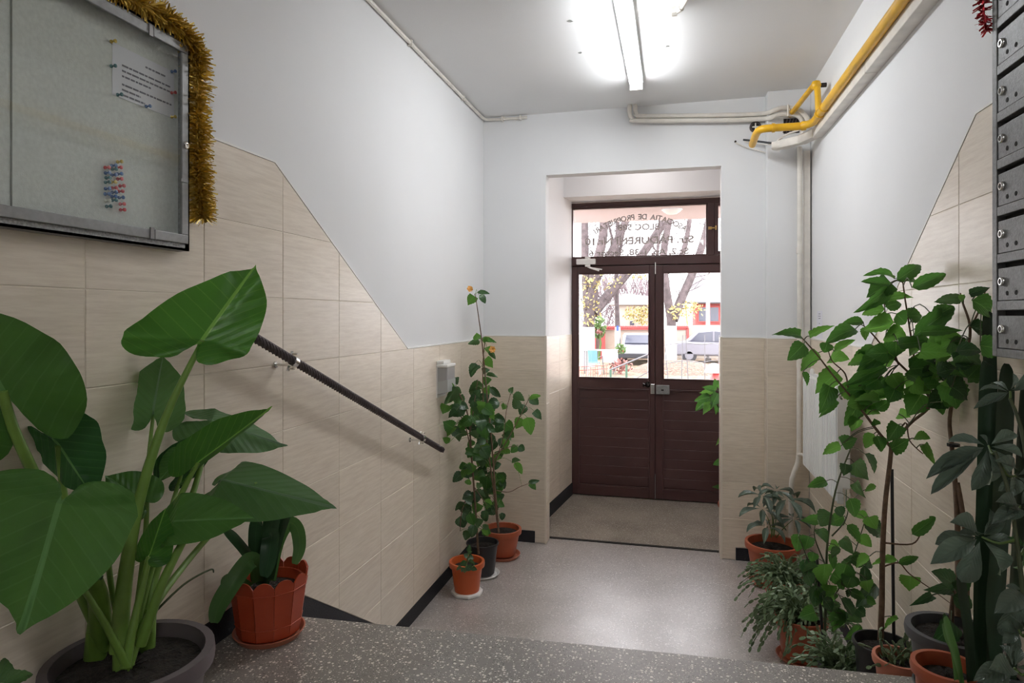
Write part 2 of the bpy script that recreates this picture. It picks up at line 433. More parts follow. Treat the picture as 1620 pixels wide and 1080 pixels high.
# ---- wall tiles, each a piece of its wall
def lin(pts):
    def f(s):
        if s <= pts[0][0]: return pts[0][1]
        for (a, b), (c, d) in zip(pts, pts[1:]):
            if s <= c: return b + (d - b) * (s - a) / (c - a)
        return pts[-1][1]
    f.k = [p[0] for p in pts]; return f
def region(y0, y1, z0, z1, top, bot):
    n = 60
    br = {y0, y1}
    for k in list(top.k) + list(bot.k):
        if y0 < k < y1: br.add(k)
    for i in range(1, n):
        a = y0 + (y1 - y0) * (i - 1) / n; b = y0 + (y1 - y0) * i / n
        for g in (lambda q: top(q) - z1, lambda q: top(q) - z0, lambda q: bot(q) - z0, lambda q: bot(q) - z1):
            ga, gb = g(a), g(b)
            if ga * gb < 0: br.add(a + (b - a) * ga / (ga - gb))
    br = sorted(br)
    up = [(b, min(z1, top(b))) for b in br]; lo = [(b, max(z0, bot(b))) for b in br]
    keep = [i for i in range(len(br)) if up[i][1] - lo[i][1] > -1e-5]
    keep = [i for i in keep if up[i][1] - lo[i][1] > 1e-4 or (i - 1 in keep and up[i-1][1]-lo[i-1][1] > 1e-4) or (i + 1 in keep and up[i+1][1]-lo[i+1][1] > 1e-4)]
    if len(keep) < 2: return None
    poly = [lo[i] for i in keep] + [up[i] for i in reversed(keep)]
    out = []
    for p in poly:
        if not out or (abs(p[0] - out[-1][0]) + abs(p[1] - out[-1][1])) > 1e-4: out.append(p)
    if abs(out[0][0] - out[-1][0]) + abs(out[0][1] - out[-1][1]) < 1e-4: out.pop()
    # drop collinear points
    res = []
    for i in range(len(out)):
        a, b, c = out[i - 1], out[i], out[(i + 1) % len(out)]
        if abs((b[0] - a[0]) * (c[1] - b[1]) - (b[1] - a[1]) * (c[0] - b[0])) > 1e-8: res.append(b)
    return res if len(res) >= 3 else None
def area(p): return .5 * sum(p[i - 1][0] * p[i][1] - p[i][0] * p[i - 1][1] for i in range(len(p)))
def inset(p, d):
    n = len(p); out = []
    for i in range(n):
        a, b, c = V(p[i - 1]), V(p[i]), V(p[(i + 1) % n])
        e1 = (b - a).normalized(); e2 = (c - b).normalized()
        n1 = V((-e1.y, e1.x)); n2 = V((-e2.y, e2.x))
        k = n1 + n2; q = k.dot(n1)
        out.append(b + k * (d / max(q, .35)))
    return out
def tiles(parent, o, u, n, joints, rows, top, bot, m, back=True, th=.008, gap=.0010):
    o = V(o); u = V(u).normalized(); n = V(n).normalized()
    W3 = lambda s, z, h: o + u * s + V((0, 0, z)) + n * h
    if back:
        b = region(joints[0], joints[-1], rows[0], rows[-1], top, bot)
        if b: obj('tile_backing', MB().prism([W3(s, z, 0) for s, z in b], n * (th * .82)), M['grout'], parent)
    for a, b in zip(joints, joints[1:]):
        for z0, z1 in zip(rows, rows[1:]):
            p = region(a, b, z0, z1, top, bot)
            if not p or abs(area(p)) < 2e-4: continue
            if area(p) < 0: p = p[::-1]
            q = inset(p, gap); r = inset(p, gap + .0012)
            h = th + random.uniform(-.0004, .0004)
            k = len(q); vs = [W3(x[0], x[1], .0005) for x in q] + [W3(x[0], x[1], h - .001) for x in q] + [W3(x[0], x[1], h) for x in r]
            fs = [tuple(range(2 * k, 3 * k))]
            for i in range(k):
                j = (i + 1) % k
                fs += [(i, j, k + j, k + i), (k + i, k + j, 2 * k + j, 2 * k + i)]
            if u.cross(V((0, 0, 1))).dot(n) < 0: fs = [f[::-1] for f in fs]
            obj('tile', MB().add(vs, fs), m, parent)
rng = lambda a, d, n: [a + d * i for i in range(n)]
rowsL = rng(.046 - .2265, .2265, 11)
topL = lin([(1.914, 2.0845), (3.034, 1.405)])
botL = lin([(1.89, .69), (2.84, .08)])
tiles(wl, (XL, 0, 0), (0, 1, 0), (1, 0, 0), rng(1.193 - .3835 * 4, .3835, 12) + [4.392], rowsL, topL, botL, M['tile'])
rowsE = rng(.034, .2327, 7); rowsR = rng(.034 - .2327, .2327, 12)
topR = lin([(2.044, 2.128), (3.05, 1.43)]); botR = lin([(1.97, .69), (2.92, .08)])
tiles(wr, (XR, 0, 0), (0, 1, 0), (-1, 0, 0), rng(2.157 - .388 * 7, .388, 12) + [4.298], rowsR, topR, botR, M['tile'])
flat = lin([(0, 1.43)]); b8 = lin([(0, .082)]); b0 = lin([(0, .003)])
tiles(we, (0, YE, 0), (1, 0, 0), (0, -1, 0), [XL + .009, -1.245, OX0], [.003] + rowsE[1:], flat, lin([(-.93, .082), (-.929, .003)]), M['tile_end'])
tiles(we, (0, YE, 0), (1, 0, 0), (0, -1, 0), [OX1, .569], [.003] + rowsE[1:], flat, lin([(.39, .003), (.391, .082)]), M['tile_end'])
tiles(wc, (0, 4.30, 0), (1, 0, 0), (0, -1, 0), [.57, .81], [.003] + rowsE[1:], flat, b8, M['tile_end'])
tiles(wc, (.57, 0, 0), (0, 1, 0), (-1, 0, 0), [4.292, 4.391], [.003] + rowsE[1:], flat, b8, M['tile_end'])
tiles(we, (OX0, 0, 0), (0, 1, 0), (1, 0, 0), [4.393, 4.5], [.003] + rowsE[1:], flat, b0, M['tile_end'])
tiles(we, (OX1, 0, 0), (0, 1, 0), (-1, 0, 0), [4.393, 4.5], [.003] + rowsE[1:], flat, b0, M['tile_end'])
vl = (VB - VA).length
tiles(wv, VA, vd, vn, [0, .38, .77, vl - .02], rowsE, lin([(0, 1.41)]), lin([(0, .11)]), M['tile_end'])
# light edge trims of the tiling
def strip(pts, r=.004): return MB().tube(pts, r, 6)
t = MB()
for x in (OX0, OX1): t.box((x - .006, YE - .012, 0), (x + .006, YE + .002, 1.435))
struct('trim_4', t, M['grout'], label='pale corner strips on both sides of the opening')
def capstrip(parent, pts, n):
    mb = MB(); n = V(n)
    for a, b in zip(pts, pts[1:]):
        a, b = V(a), V(b)
        mb.prism([a, b, b + V((0, 0, .007)), a + V((0, 0, .007))], n * .0095)
    return obj('edge_strip', mb, M['whitepl'], parent)
capstrip(wl, [(XL, -2.4, 2.0845), (XL, 1.914, 2.0845), (XL, 3.034, 1.405), (XL, 4.4, 1.405)], (1, 0, 0))
capstrip(wr, [(XR, -2.4, 2.128), (XR, 2.044, 2.128), (XR, 3.05, 1.43), (XR, 4.3, 1.43)], (-1, 0, 0))
capstrip(we, [(XL, YE, 1.43), (OX0, YE, 1.43)], (0, -1, 0))
capstrip(we, [(OX1, YE, 1.43), (.57, YE, 1.43)], (0, -1, 0))
capstrip(wc, [(.57, 4.3, 1.43), (XR, 4.3, 1.43)], (0, -1, 0))
# black plinths
def plinth(name, pts, n, label):
    return struct(name, MB().prism(pts, V(n)), M['black'], label=label)
plinth('baseboard_left', [(XL, -2.4, .5), (XL, 1.88, .5), (XL, 2.6, 0), (XL, 4.39, 0), (XL, 4.39, .078), (XL, 2.84, .078), (XL, 1.89, .688), (XL, -2.4, .688)], (.009, 0, 0), 'black plinth along the left wall')
plinth('baseboard_right', [(XR, -2.4, .5), (XR, 1.9, .5), (XR, 2.7, 0), (XR, 4.29, 0), (XR, 4.29, .078), (XR, 2.92, .078), (XR, 1.97, .688), (XR, -2.4, .688)], (-.009, 0, 0), 'black plinth along the right wall')
plinth('baseboard_end', [(XL, YE, 0), (-.932, YE, 0), (-.93, YE, .079), (XL, YE, .077)], (0, -.009, 0), 'black plinth left of the opening')
plinth('baseboard_end_right', [(.392, YE, 0), (.57, YE, 0), (.57, YE, .078), (.392, YE, .076)], (0, -.009, 0), 'black plinth right of the opening')
plinth('baseboard_vestibule', [VA + V((0, 0, 0)), VB, VB + V((0, 0, .108)), VA + V((0, 0, .108))], vn * .009, 'black plinth along the vestibule wall')
# chips in the ceiling paint
for i, (u, v) in enumerate(((902, 33), (918, 83), (1056, 73))):
    c = onZ(u, v, ZC)
    pts = [c + V((.016 * math.cos(a) * random.uniform(.4, 1.2), .012 * math.sin(a) * random.uniform(.4, 1.2), -.001)) for a in [k * PI / 4 for k in range(8)]]
    obj('paint_chip', MB().prism(pts, (0, 0, .003)), M['seam'], bpy.data.objects['ceiling'])

# ------------------------------------------------------------------ entrance door
YD = 5.66
fr = struct('trim_5', MB().box((-.884, YD, 0), (-.868, YD + .06, 2.56)).box((.60, YD, 0), (.628, YD + .06, 2.56))
            .box((-.884, YD, 2.522), (.628, YD + .06, 2.562)).box((-.868, YD, 2.012), (.60, YD + .06, 2.082)).box((.278, YD, 2.082), (.336, YD + .06, 2.522)),
            M['brown'], bevel=.004, label='dark brown metal door frame')
obj('door_stop', MB().box((-.165, YD + .052, 0), (-.135, YD + .06, 2.01)).box((-.87, YD + .052, 0), (.61, YD + .06, .02)).box((-.87, YD + .052, 1.99), (.61, YD + .06, 2.02)), M['brown'], fr)
def leaf_door(name, x0, x1, gx0, gx1, label):
    y0, y1 = YD + .004, YD + .05
    gz0, gz1 = 1.027, 1.946
    d = struct(name, MB().box((x0, y0, .008), (gx0, y1, 2.006)).box((gx1, y0, .008), (x1, y1, 2.006)).box((gx0, y0, gz1), (gx1, y1, 2.006))
               .box((gx0, y0, .945), (gx1, y1, gz0)).box((gx0, y0, .008), (gx1, y1, .09)), M['brown'], bevel=.003, label=label)
    # stepped beads round glass and panel
    for z0, z1, nm in ((gz0, gz1, 'glazing_bead'), (.09, .945, 'panel_bead')):
        b = MB(); w = .012; o = .008 if nm == 'glazing_bead' else .004
        b.box((gx0, y0 - o, z0), (gx0 + w, y0 + .01, z1)).box((gx1 - w, y0 - o, z0), (gx1, y0 + .01, z1))
        b.box((gx0 + w, y0 - o, z0), (gx1 - w, y0 + .01, z0 + w)).box((gx0 + w, y0 - o, z1 - w), (gx1 - w, y0 + .01, z1))
        obj(nm, b, M['brown'], d, bevel=.002)
    obj('glass_pane', MB().box((gx0, y0 + .018, gz0), (gx1, y0 + .022, gz1)), M['glass'], d)
    obj('backing_panel', MB().box((gx0, y0 + .028, .08), (gx1, y1 - .004, .96)), M['brown'], d)
    n = 10; h = (.945 - .09 - .024) / n
    for i in range(n):
        z = .102 + i * h
        x_0, x_1 = gx0 + .012, gx1 - .012
        yy = y0 + .012 + random.uniform(-.001, .001)
        obj('board', MB().prism([(x_0, yy + .012, z), (x_0, yy + .0012, z + .0005), (x_0, yy, z + .004), (x_0, yy, z + h - .004), (x_0, yy + .0012, z + h - .0005), (x_0, yy + .012, z + h)], (x_1 - x_0, 0, 0)), M['brown'], d)
    return d
d1 = leaf_door('door_1', -.866, -.153, -.815, -.196, 'dark brown left door leaf with clear upper pane and boarded lower panel')
d2 = leaf_door('door_2', -.147, .598, -.088, .54, 'dark brown right door leaf partly hidden behind the wall')
k = MB().lathe([(.0, -.062), (.016, -.06), (.026, -.045), (.024, -.03), (.012, -.02), (.012, -.006), (.024, -.004), (.024, 0)], (-.252, YD + .004, .985), 20, 'y', True)
k.v = [V((p.x, YD + .004 - abs(p.y - YD - .004), p.z)) for p in k.v]
obj('door_knob', k, mat('dark_chrome', (.12, .11, .11), .15, .9), d1, smooth=True, label='round dark chrome knob')
obj('lock_plate', MB().box((-.188, YD - .006, .905), (-.154, YD + .004, .99)), M['chrome'], d1, bevel=.002, label='small chrome strike plate')
o = obj('lock_case', MB().box((-.142, YD - .03, .908), (-.03, YD + .004, .985)), M['silver'], d2, bevel=.004, label='silver surface lock case')
obj('keyhole', MB().box((-.098, YD - .032, .938), (-.078, YD - .029, .95)), M['dark'], o)
obj('bolt_cover', MB().box((-.152, YD - .012, 1.93), (-.144, YD + .003, 2.03)), M['whitepl'], d2, label='white strip at the top of the leaf')
obj('lower_strip', MB().box((-.152, YD - .004, .01), (-.147, YD + .003, .22)), M['silver'], d2)
c = MB().box((-.82, YD - .05, 2.02), (-.655, YD, 2.068)).box((-.745, YD - .045, 2.068), (-.70, YD - .005, 2.088)).box((-.745, YD - .045, 2.0), (-.70, YD - .005, 2.02))
dc = obj('door_closer', c, M['whitepl'], d1, bevel=.003, label='white door closer under the fanlight')
obj('closer_arm', MB().tube([(-.72, YD - .03, 2.0), (-.70, YD - .06, 1.99), (-.62, YD - .05, 1.965)], .009, 8).tube([(-.70, YD - .06, 1.99), (-.60, YD - .02, 1.975)], .006, 8), M['whitepl'], dc)
# transom window with reversed house lettering
w1 = struct('window_1', MB().box((-.868, YD + .01, 2.082), (-.858, YD + .05, 2.522)).box((.268, YD + .01, 2.082), (.278, YD + .05, 2.522)).box((-.858, YD + .01, 2.082), (.268, YD + .05, 2.092)).box((-.858, YD + .01, 2.508), (.268, YD + .05, 2.522)), M['brown'], bevel=.002)
obj('glass_pane', MB().box((-.858, YD + .028, 2.092), (.268, YD + .032, 2.508)), M['glass'], w1)
w2 = struct('window_2', MB().box((.336, YD - .006, 2.084), (.366, YD + .05, 2.52)).box((.57, YD - .006, 2.084), (.60, YD + .05, 2.52)).box((.366, YD - .006, 2.084), (.57, YD + .05, 2.114)).box((.366, YD - .006, 2.49), (.57, YD + .05, 2.52)), M['brown'], bevel=.003)
obj('glass_pane', MB().box((.366, YD + .028, 2.114), (.57, YD + .032, 2.49)), M['glass'], w2)
obj('window_catch', MB().box((.285, YD - .014, 2.295), (.312, YD, 2.318)).tube([(.29, YD - .016, 2.306), (.35, YD - .02, 2.306)], .006, 8).box((.338, YD - .018, 2.29), (.352, YD - .005, 2.325)), M['brass'], w2, label='small brass catch')
M['letter'] = mat('grey_vinyl_lettering', (.46, .41, .40), .6)
def glyphs(txt, size, bold):
    c = bpy.data.curves.new('lettering', 'FONT'); c.body = txt; c.size = size; c.align_x = 'CENTER'
    o = bpy.data.objects.new('lettering', c); COL.objects.link(o)
    bpy.context.view_layer.update()
    me = bpy.data.meshes.new_from_object(o.evaluated_get(bpy.context.evaluated_depsgraph_get()))
    vs = [v.co.copy() for v in me.vertices]; fs = [tuple(p.vertices) for p in me.polygons]
    bpy.data.objects.remove(o); bpy.data.curves.remove(c); bpy.data.meshes.remove(me)
    return vs, fs
def flatline(txt, cx, cz, width, cap, y, bold):
    vs, fs = glyphs(txt, cap / .686, bold)
    xs = [v.x for v in vs]; k = width / (max(xs) - min(xs)); mx = (max(xs) + min(xs)) / 2
    return [V((cx - (v.x - mx) * k, y, cz + v.y)) for v in vs], fs
def bold(mb, vs, fs, r):                 # heavier strokes: the glyph repeated round itself, in thin layers
    for i in range(7):
        a = i * PI / 3; q = V((0, 0, 0)) if i == 6 else V((r * math.cos(a), 0, r * math.sin(a)))
        mb.add([v + q + V((0, .00012 * i, 0)) for v in vs], fs)
    return mb
YT = YD + .034
for txt, u0, u1, vb, cap in (('BLOC 588', 978, 1043, 363.5, .050), ('Str. PĂDURENI Nr.10', 926, 1097, 385.5, .058), ('Sc.2, Ap. 1-38, Sector 6', 932, 1089, 403, .050)):
    a, b = onY(u0, vb, YT), onY(u1, vb, YT)
    vs, fs = flatline(txt, (a.x + b.x) / 2, (a.z + b.z) / 2, b.x - a.x, cap, YT, .0030 if cap > .055 else .0021)
    obj('lettering', bold(MB(), vs, fs, .0026 if cap > .055 else .0019), M['letter'], w1)
txt = 'ASOCIAȚIA DE PROPRIETARI'
R_, cx = .66, onY(1012, 345, YT).x
ztop = onY(1012, 350, YT).z + .018
mb = MB(); tot = 0; wd = []
for ch in txt:
    if ch == ' ': wd.append(.55); continue
    vs, fs = glyphs(ch, 1, .0)
    wd.append(max(v.x for v in vs) - min(v.x for v in vs) + .16)
tot = sum(wd); span = math.radians(70); acc = 0
for ch, w_ in zip(txt, wd):
    th = (acc + w_ / 2) / tot * span - span / 2; acc += w_
    if ch == ' ': continue
    vs, fs = glyphs(ch, .044 / .686, 0)
    mx = (max(v.x for v in vs) + min(v.x for v in vs)) / 2
    out = []
    for v in vs:
        x, y = v.x - mx, v.y
        X = (R_ + y) * math.sin(th) + x * math.cos(th); Z = (R_ + y) * math.cos(th) - x * math.sin(th)
        out.append(V((cx - X, YT, ztop - R_ + Z)))
    bold(mb, out, fs, .0018)
obj('lettering', mb, M['letter'], w1)

# ------------------------------------------------------------------ ceiling lamp, added fill lamps
lamp = thing('ceiling_lamp', 'long glowing white fluorescent tube lamp on the ceiling', 'lamp', (-.21, 3.33, ZC))
LX, L0, L1 = -.212, 2.70, 3.885
obj('lamp_housing', MB().box((LX - .042, L0, ZC - .03), (LX + .042, L1, ZC)), M['whitemet'], lamp, bevel=.004)
m = mat('fluorescent_tube_glow', (1, 1, 1), .5, emis=((.95, .975, 1.0), TUBE_STRENGTH))
for dx in (-.019, .019):
    obj('tube', MB().lathe([(.013, -(L1 - L0) / 2 + .025), (.013, (L1 - L0) / 2 - .025)], (LX + dx, (L0 + L1) / 2, ZC - .052), 14, '-y'), m, lamp, smooth=True)
for y in (L0, L1):
    e = MB().box((LX - .038, y - .012, ZC - .07), (LX + .038, y + .012, ZC - .03))
    cap = obj('end_cap', e, M['whitepl'], lamp, bevel=.004)
rl = thing('landing_fill_lamp', 'added round glass fill lamp over the upper landing behind the viewer', 'lamp', (.62, -.9, ZC))  # added out of view as fill light for the foreground
obj('lamp_base', MB().lathe([(.15, -.02), (.15, 0)], (.62, -.9, ZC), 24), M['whitemet'], rl)
obj('fill_globe', MB().lathe([(0, -.11), (.06, -.105), (.11, -.08), (.14, -.04), (.145, -.02)], (.62, -.9, ZC), 24), mat('fill_lamp_glass', (1, 1, 1), .4, emis=((.98, .985, 1), FILL_STRENGTH)), rl, smooth=True)
vl0 = thing('vestibule_fill_lamp', 'added round opal fill lamp in the vestibule, hidden above the opening', 'lamp', (-.25, 4.95, 2.9))  # added and hidden from view, only to brighten the vestibule
obj('lamp_base', MB().lathe([(.12, -.02), (.12, 0)], (-.25, 4.95, 2.9), 20), M['whitemet'], vl0)
obj('fill_globe', MB().lathe([(0, -.09), (.06, -.085), (.10, -.06), (.115, -.02)], (-.25, 4.95, 2.9), 20), mat('fill_lamp_glass_vestibule', (1, 1, 1), .4, emis=((1, .94, .93), 16.0)), vl0, smooth=True)
fz = ZC - .015
cd = thing('cable_conduit', 'short white conduit with junction clip feeding the ceiling lamp', 'conduit', (0, 2.9, ZC))
a, b, c2, c3 = onZ(1012, 22, fz), onZ(1066, 19, fz), onZ(1078, 12, fz), onZ(1100, -25, fz)
obj('conduit_pipe', MB().tube(bez([a, a.lerp(b, .5) + V((0, .02, 0)), b], 5), .012, 8).tube([b, c2], .016, 8).tube([c2, c3], .011, 8), M['oldwhite'], cd, smooth=True)
obj('junction_clip', MB().lathe([(.022, -.012), (.022, .012)], onZ(1067, 18, fz), 10, 'x'), M['oldwhite'], cd)
# conduit along the left ceiling edge
cl = thing('wall_conduit', 'thin white conduit along the left ceiling edge', 'conduit', (XL, 2, ZC))
pts = [(XL + .013, -1.5, ZC - .02), (XL + .013, 4.30, ZC - .02)]
corner = bez([(XL + .013, 4.30, ZC - .02), (XL + .03, 4.37, ZC - .02), (XL + .10, 4.388, ZC - .02)], 5)
obj('conduit_pipe', MB().tube(pts[:1] + corner + [(-.985, 4.388, ZC - .02)], .010, 8), M['oldwhite'], cl, smooth=True)
for y in (.6, 1.2, 1.8, 2.38, 3.05, 3.9):
    obj('clip', MB().box((XL, y - .006, ZC - .036), (XL + .026, y + .006, ZC - .006)), M['oldwhite'], cl)
for x in (-1.16, -1.03):
    obj('clip', MB().box((x - .006, 4.37, ZC - .036), (x + .006, YE, ZC - .006)), M['oldwhite'], cl)

# ------------------------------------------------------------------ pipes in the right corner
gz = 2.64
gp = thing('gas_pipe', 'thick yellow gas pipe along the right wall below the ceiling', 'pipe', (.75, 3.0, gz))
main = [V((.752, -1.0, gz - .01)), V((.752, 3.72, gz))] + bez([V((.752, 3.72, gz)), V((.748, 3.87, gz)), V((.70, 3.93, gz))], 6)[1:] + [V((.54, 3.93, gz))] + bez([V((.54, 3.93, gz)), V((.485, 3.95, gz)), V((.47, 4.02, gz - .006))], 5)[1:] + [V((.47, 4.2, gz - .02))]
obj('pipe_run', MB().tube(main, .0215, 14), M['yellow'], gp, smooth=True)
for p, q in (((.752, 3.70, gz), (.752, 3.73, gz)), ((.70, 3.93, gz), (.725, 3.925, gz)), ((.545, 3.93, gz), (.56, 3.93, gz)), ((.752, 3.60, gz + .0), (.752, 3.615, gz))):
    obj('pipe_collar', MB().tube([p, q], .026, 14), M['yellow'], gp, smooth=True)
lp = bez([V((.752, 3.74, gz)), V((.752, 3.76, gz + .10)), V((.752, 3.78, gz + .17))], 4)
obj('riser_pipe', MB().tube(lp, .016, 12).tube([(.752, 3.78, gz + .172), (.735, 3.80, gz + .175), (.70, 4.29, gz + .17)], .015, 12), M['yellow'], gp, smooth=True)
obj('pipe_elbow', MB().lathe([(.0, -.028), (.02, -.02), (.027, 0), (.02, .02), (0, .028)], (.748, 3.785, gz + .175), 14), M['yellow'], gp, smooth=True, ang=80)
obj('pipe_plug', MB().tube([(.775, 3.79, gz + .175), (.80, 3.79, gz + .175)], .012, 10), M['dark'], gp)
hp = thing('heating_pipes', 'pair of white heating pipes bending up into the ceiling', 'pipe', (.3, 4.3, 2.83))
def onwall(l, y): return [onY(u, v, y) for u, v in l]
yw = 4.355
A = onwall([(996, 172), (996, 178), (1000, 188), (1012, 191), (1150, 190), (1205, 188)], yw) + onwall([(1219, 186), (1234, 181), (1256, 181)], 4.25) + [onY(1266, 186, 4.25), onY(1270, 198, 4.25), onY(1270, 222, 4.25)]
A[0].z = ZC
Bp = onwall([(1005, 170), (1005, 175), (1008, 181), (1018, 183.5), (1150, 182), (1205, 180)], yw) + onwall([(1221, 176), (1236, 171), (1254, 171)], 4.25) + [onY(1266, 175, 4.22), onY(1275, 184, 4.2), onY(1280, 196, 4.1)]
Bp[0].z = ZC
for q in (A, Bp): obj('pipe_run', MB().tube(bez(q, 4), .0145, 10), M['oldwhite'], hp, smooth=True, ang=80)
q = onY(1246, 176, 4.25); obj('pipe_bracket', MB().tube([q + V((0, -.018, -.035)), q + V((0, -.018, .035))], .006, 6), M['oldwhite'], hp)
tr = thing('cable_trunking', 'white square cable trunking along the right wall under the yellow pipe', 'trunking', (.79, 3, 2.6))
za = 2.60
def trunk(a, b, w=.032, h=.024, name='trunk_length'):
    a, b = V(a), V(b); t = (b - a); up = V((0, 0, 1)); s = t.cross(up).normalized(); u = s.cross(t).normalized()
    obj(name, MB().obox((a + b) / 2, t / 2, s * w, u * h), M['oldwhite'], tr, bevel=.003)
trunk((.795, -1, za - .01), (.795, 2.95, za + .005), .026, .03); trunk((.795, 2.955, za + .005), (.795, 3.99, za + .012), .026, .03)
trunk((.79, 3.99, za + .012), (.735, 4.13, za + .012), .026, .026); trunk((.735, 4.13, za + .012), (.60, 4.25, za + .012), .026, .024)
tr2 = thing('corner_trunking', 'narrow white trunking down the corner beside the vertical pipe', 'trunking', (.795, 4.27, 1.4))
obj('trunk_length', MB().box((.775, 4.262, 1.05), (.811, 4.30, 2.58)), M['oldwhite'], tr2, bevel=.003)
vp = thing('vertical_pipe', 'white heating pipe running down the corner with a bend near the floor', 'pipe', (.74, 4.25, 0))
pp = [V((.748, 4.25, 2.60)), V((.748, 4.25, 1.6)), V((.744, 4.25, .76)), V((.738, 4.25, .68)), V((.712, 4.25, .60)), V((.70, 4.25, .50)), V((.70, 4.25, .0))]
obj('pipe_run', MB().tube([pp[0], pp[1]] + bez(pp[2:], 5), .0155, 10), M['oldwhite'], vp, smooth=True, ang=80)
for z in (1.26, 1.95): obj('pipe_collar', MB().tube([(.747, 4.25, z), (.747, 4.25, z + .04)], .019, 10), M['oldwhite'], vp, smooth=True)
vg = thing('round_vent', 'round dark wall hole with a ring left of the yellow pipe end', 'vent', tuple(onY(1195, 201, 4.39)))
c = onY(1195, 201, 4.395)
obj('vent_ring', MB().lathe([(.03, -.012), (.036, -.006), (.036, .006), (.026, .006), (.026, -.012)], c, 20, '-y', False), M['iron'], vg, smooth=True)
obj('vent_hole', MB().lathe([(.027, -.003), (.027, .003)], c, 16, '-y'), M['dark'], vg)
obj('vent_bar', MB().box(c + V((-.004, -.01, -.025)), c + V((.004, -.004, .025))).box(c + V((-.02, -.009, -.004)), c + V((.02, -.004, .004))), M['oldwhite'], vg)
sg = thing('square_grille', 'square dark grille on the column behind the yellow pipe', 'grille', tuple(onY(1252, 199, 4.3)))
c = onY(1252, 199, 4.297)
obj('grille_back', MB().box(c + V((-.045, -.002, -.045)), c + V((.045, .003, .045))), M['dark'], sg)
for i in range(5):
    x = -.036 + i * .018
    obj('grille_bar', MB().obox(c + V((x, -.007, 0)), (.0035, 0, 0), (0, .003, 0), (.012, 0, .042)), M['iron'], sg)
wc_ = thing('loose_cables', 'loose black and white cables hanging at the trunking end', 'cable', tuple(onY(1200, 224, 4.3)))
obj('black_cable', MB().tube(bez([onY(1176, 221, 4.39), onY(1190, 222.5, 4.36), onY(1210, 225, 4.3), onY(1229, 227, 4.27)], 5), .006, 6), M['blackpl'], wc_, label='black cable')
obj('white_cable', MB().tube(bez([onY(1163, 225, 4.385), onY(1180, 233, 4.38), onY(1200, 238, 4.38), onY(1217, 243, 4.38)], 5), .004, 6).tube(bez([onY(1228, 229, 4.27), onY(1205, 228, 4.33), onY(1178, 224, 4.385)], 5), .004, 6), M['oldwhite'], wc_, label='white cable')
obj('cable_end', MB().lathe([(0, -.008), (.007, -.004), (.007, .004), (0, .008)], onY(1163.5, 224, 4.386), 10, '-y'), M['dark'], wc_)
sc_ = thing('thin_cable', 'thin white cable looping between the trunking and the yellow pipe', 'cable', (.7, 4.1, 2.62))
obj('cable_run', MB().tube(bez([(.62, 4.24, 2.645), (.66, 4.12, 2.65), (.72, 4.0, 2.645), (.775, 3.8, 2.64)], 5), .006, 6), M['oldwhite'], sc_)

# ------------------------------------------------------------------ radiator
rd = thing('radiator', 'white ribbed panel radiator on the right wall behind the hibiscus', 'radiator', (.76, 3.5, .737))
x0, x1, ry0, ry1, rz0, rz1 = .70, .757, 3.13, 3.89, .737, 1.252
prof = [(x1 - .03, ry0)]; n = 24
for i in range(n):
    y = ry0 + .012 + (ry1 - ry0 - .024) * i / n; w = (ry1 - ry0 - .024) / n
    prof += [(x0, y), (x0, y + w * .55), (x0 + .006, y + w * .65), (x0 + .006, y + w * .92)]
prof += [(x0, ry1 - .006), (x1 - .03, ry1)]
mb = MB().prism([(x, y, rz0 + .012) for x, y in prof], (0, 0, rz1 - rz0 - .02))
obj('front_panel', mb, M['whitemet'], rd)
obj('side_panel', MB().box((x0 + .004, ry0 - .004, rz0 + .004), (x1, ry0 + .004, rz1)), M['whitemet'], rd, bevel=.002)
obj('side_panel', MB().box((x0 + .004, ry1 - .004, rz0 + .004), (x1, ry1 + .004, rz1)), M['whitemet'], rd, bevel=.002)
mb = MB().box((x0 + .002, ry0, rz1 - .01), (x0 + .012, ry1, rz1 + .004)).box((x1 - .01, ry0, rz1 - .01), (x1, ry1, rz1 + .004))
for i in range(26):
    y = ry0 + .01 + (ry1 - ry0 - .02) * i / 25; mb.box((x0 + .012, y - .004, rz1 - .006), (x1 - .01, y + .004, rz1 + .002))
obj('top_grille', mb, M['whitemet'], rd)
obj('bottom_rail', MB().tube([(x0 + .02, ry0, rz0 + .014), (x0 + .02, ry1, rz0 + .014)], .014, 10), M['whitemet'], rd, smooth=True)
c = V((x0 + .028, ry0 - .004, rz1 - .035))
obj('end_plug', MB().lathe([(.017, -.012), (.017, 0), (.010, .003), (.010, .012), (0, .012)], c, 18, '-y'), M['chrome'], rd, smooth=True, label='chrome end plug')
obj('valve', MB().lathe([(.011, -.03), (.011, .03), (.015, .032), (.015, .05), (0, .052)], (x0 + .035, ry0 - .03, rz0 + .03), 14).tube([(x0 + .035, ry0 - .03, rz0 + .03), (x0 + .035, ry0 + .01, rz0 + .03)], .009, 10).tube([(x0 + .035, ry0 - .03, rz0), (x0 + .08, ry0 - .03, rz0 - .01), (XR, ry0 - .03, rz0 - .01)], .008, 8), M['chrome'], rd, smooth=True, label='chrome valve at the near lower corner')
obj('air_vent', MB().lathe([(.012, 0), (.012, .02), (.008, .03), (0, .032)], (x0 + .04, ry1 - .05, rz1), 12), M['whitepl'], rd, smooth=True)
for y in (ry0 + .12, ry1 - .12): obj('wall_bracket', MB().box((x1 - .006, y - .015, rz0 + .1), (XR - .008, y + .015, rz0 + .13)), M['whitemet'], rd)
obj('feed_pipe', MB().tube(bez([(x0 + .04, ry1, rz0 + .02), (x0 + .04, ry1 + .2, rz0 + .02), (.735, 4.2, rz0 + .0), (.74, 4.25, rz0 + .0)], 5), .009, 8), M['oldwhite'], rd, smooth=True)

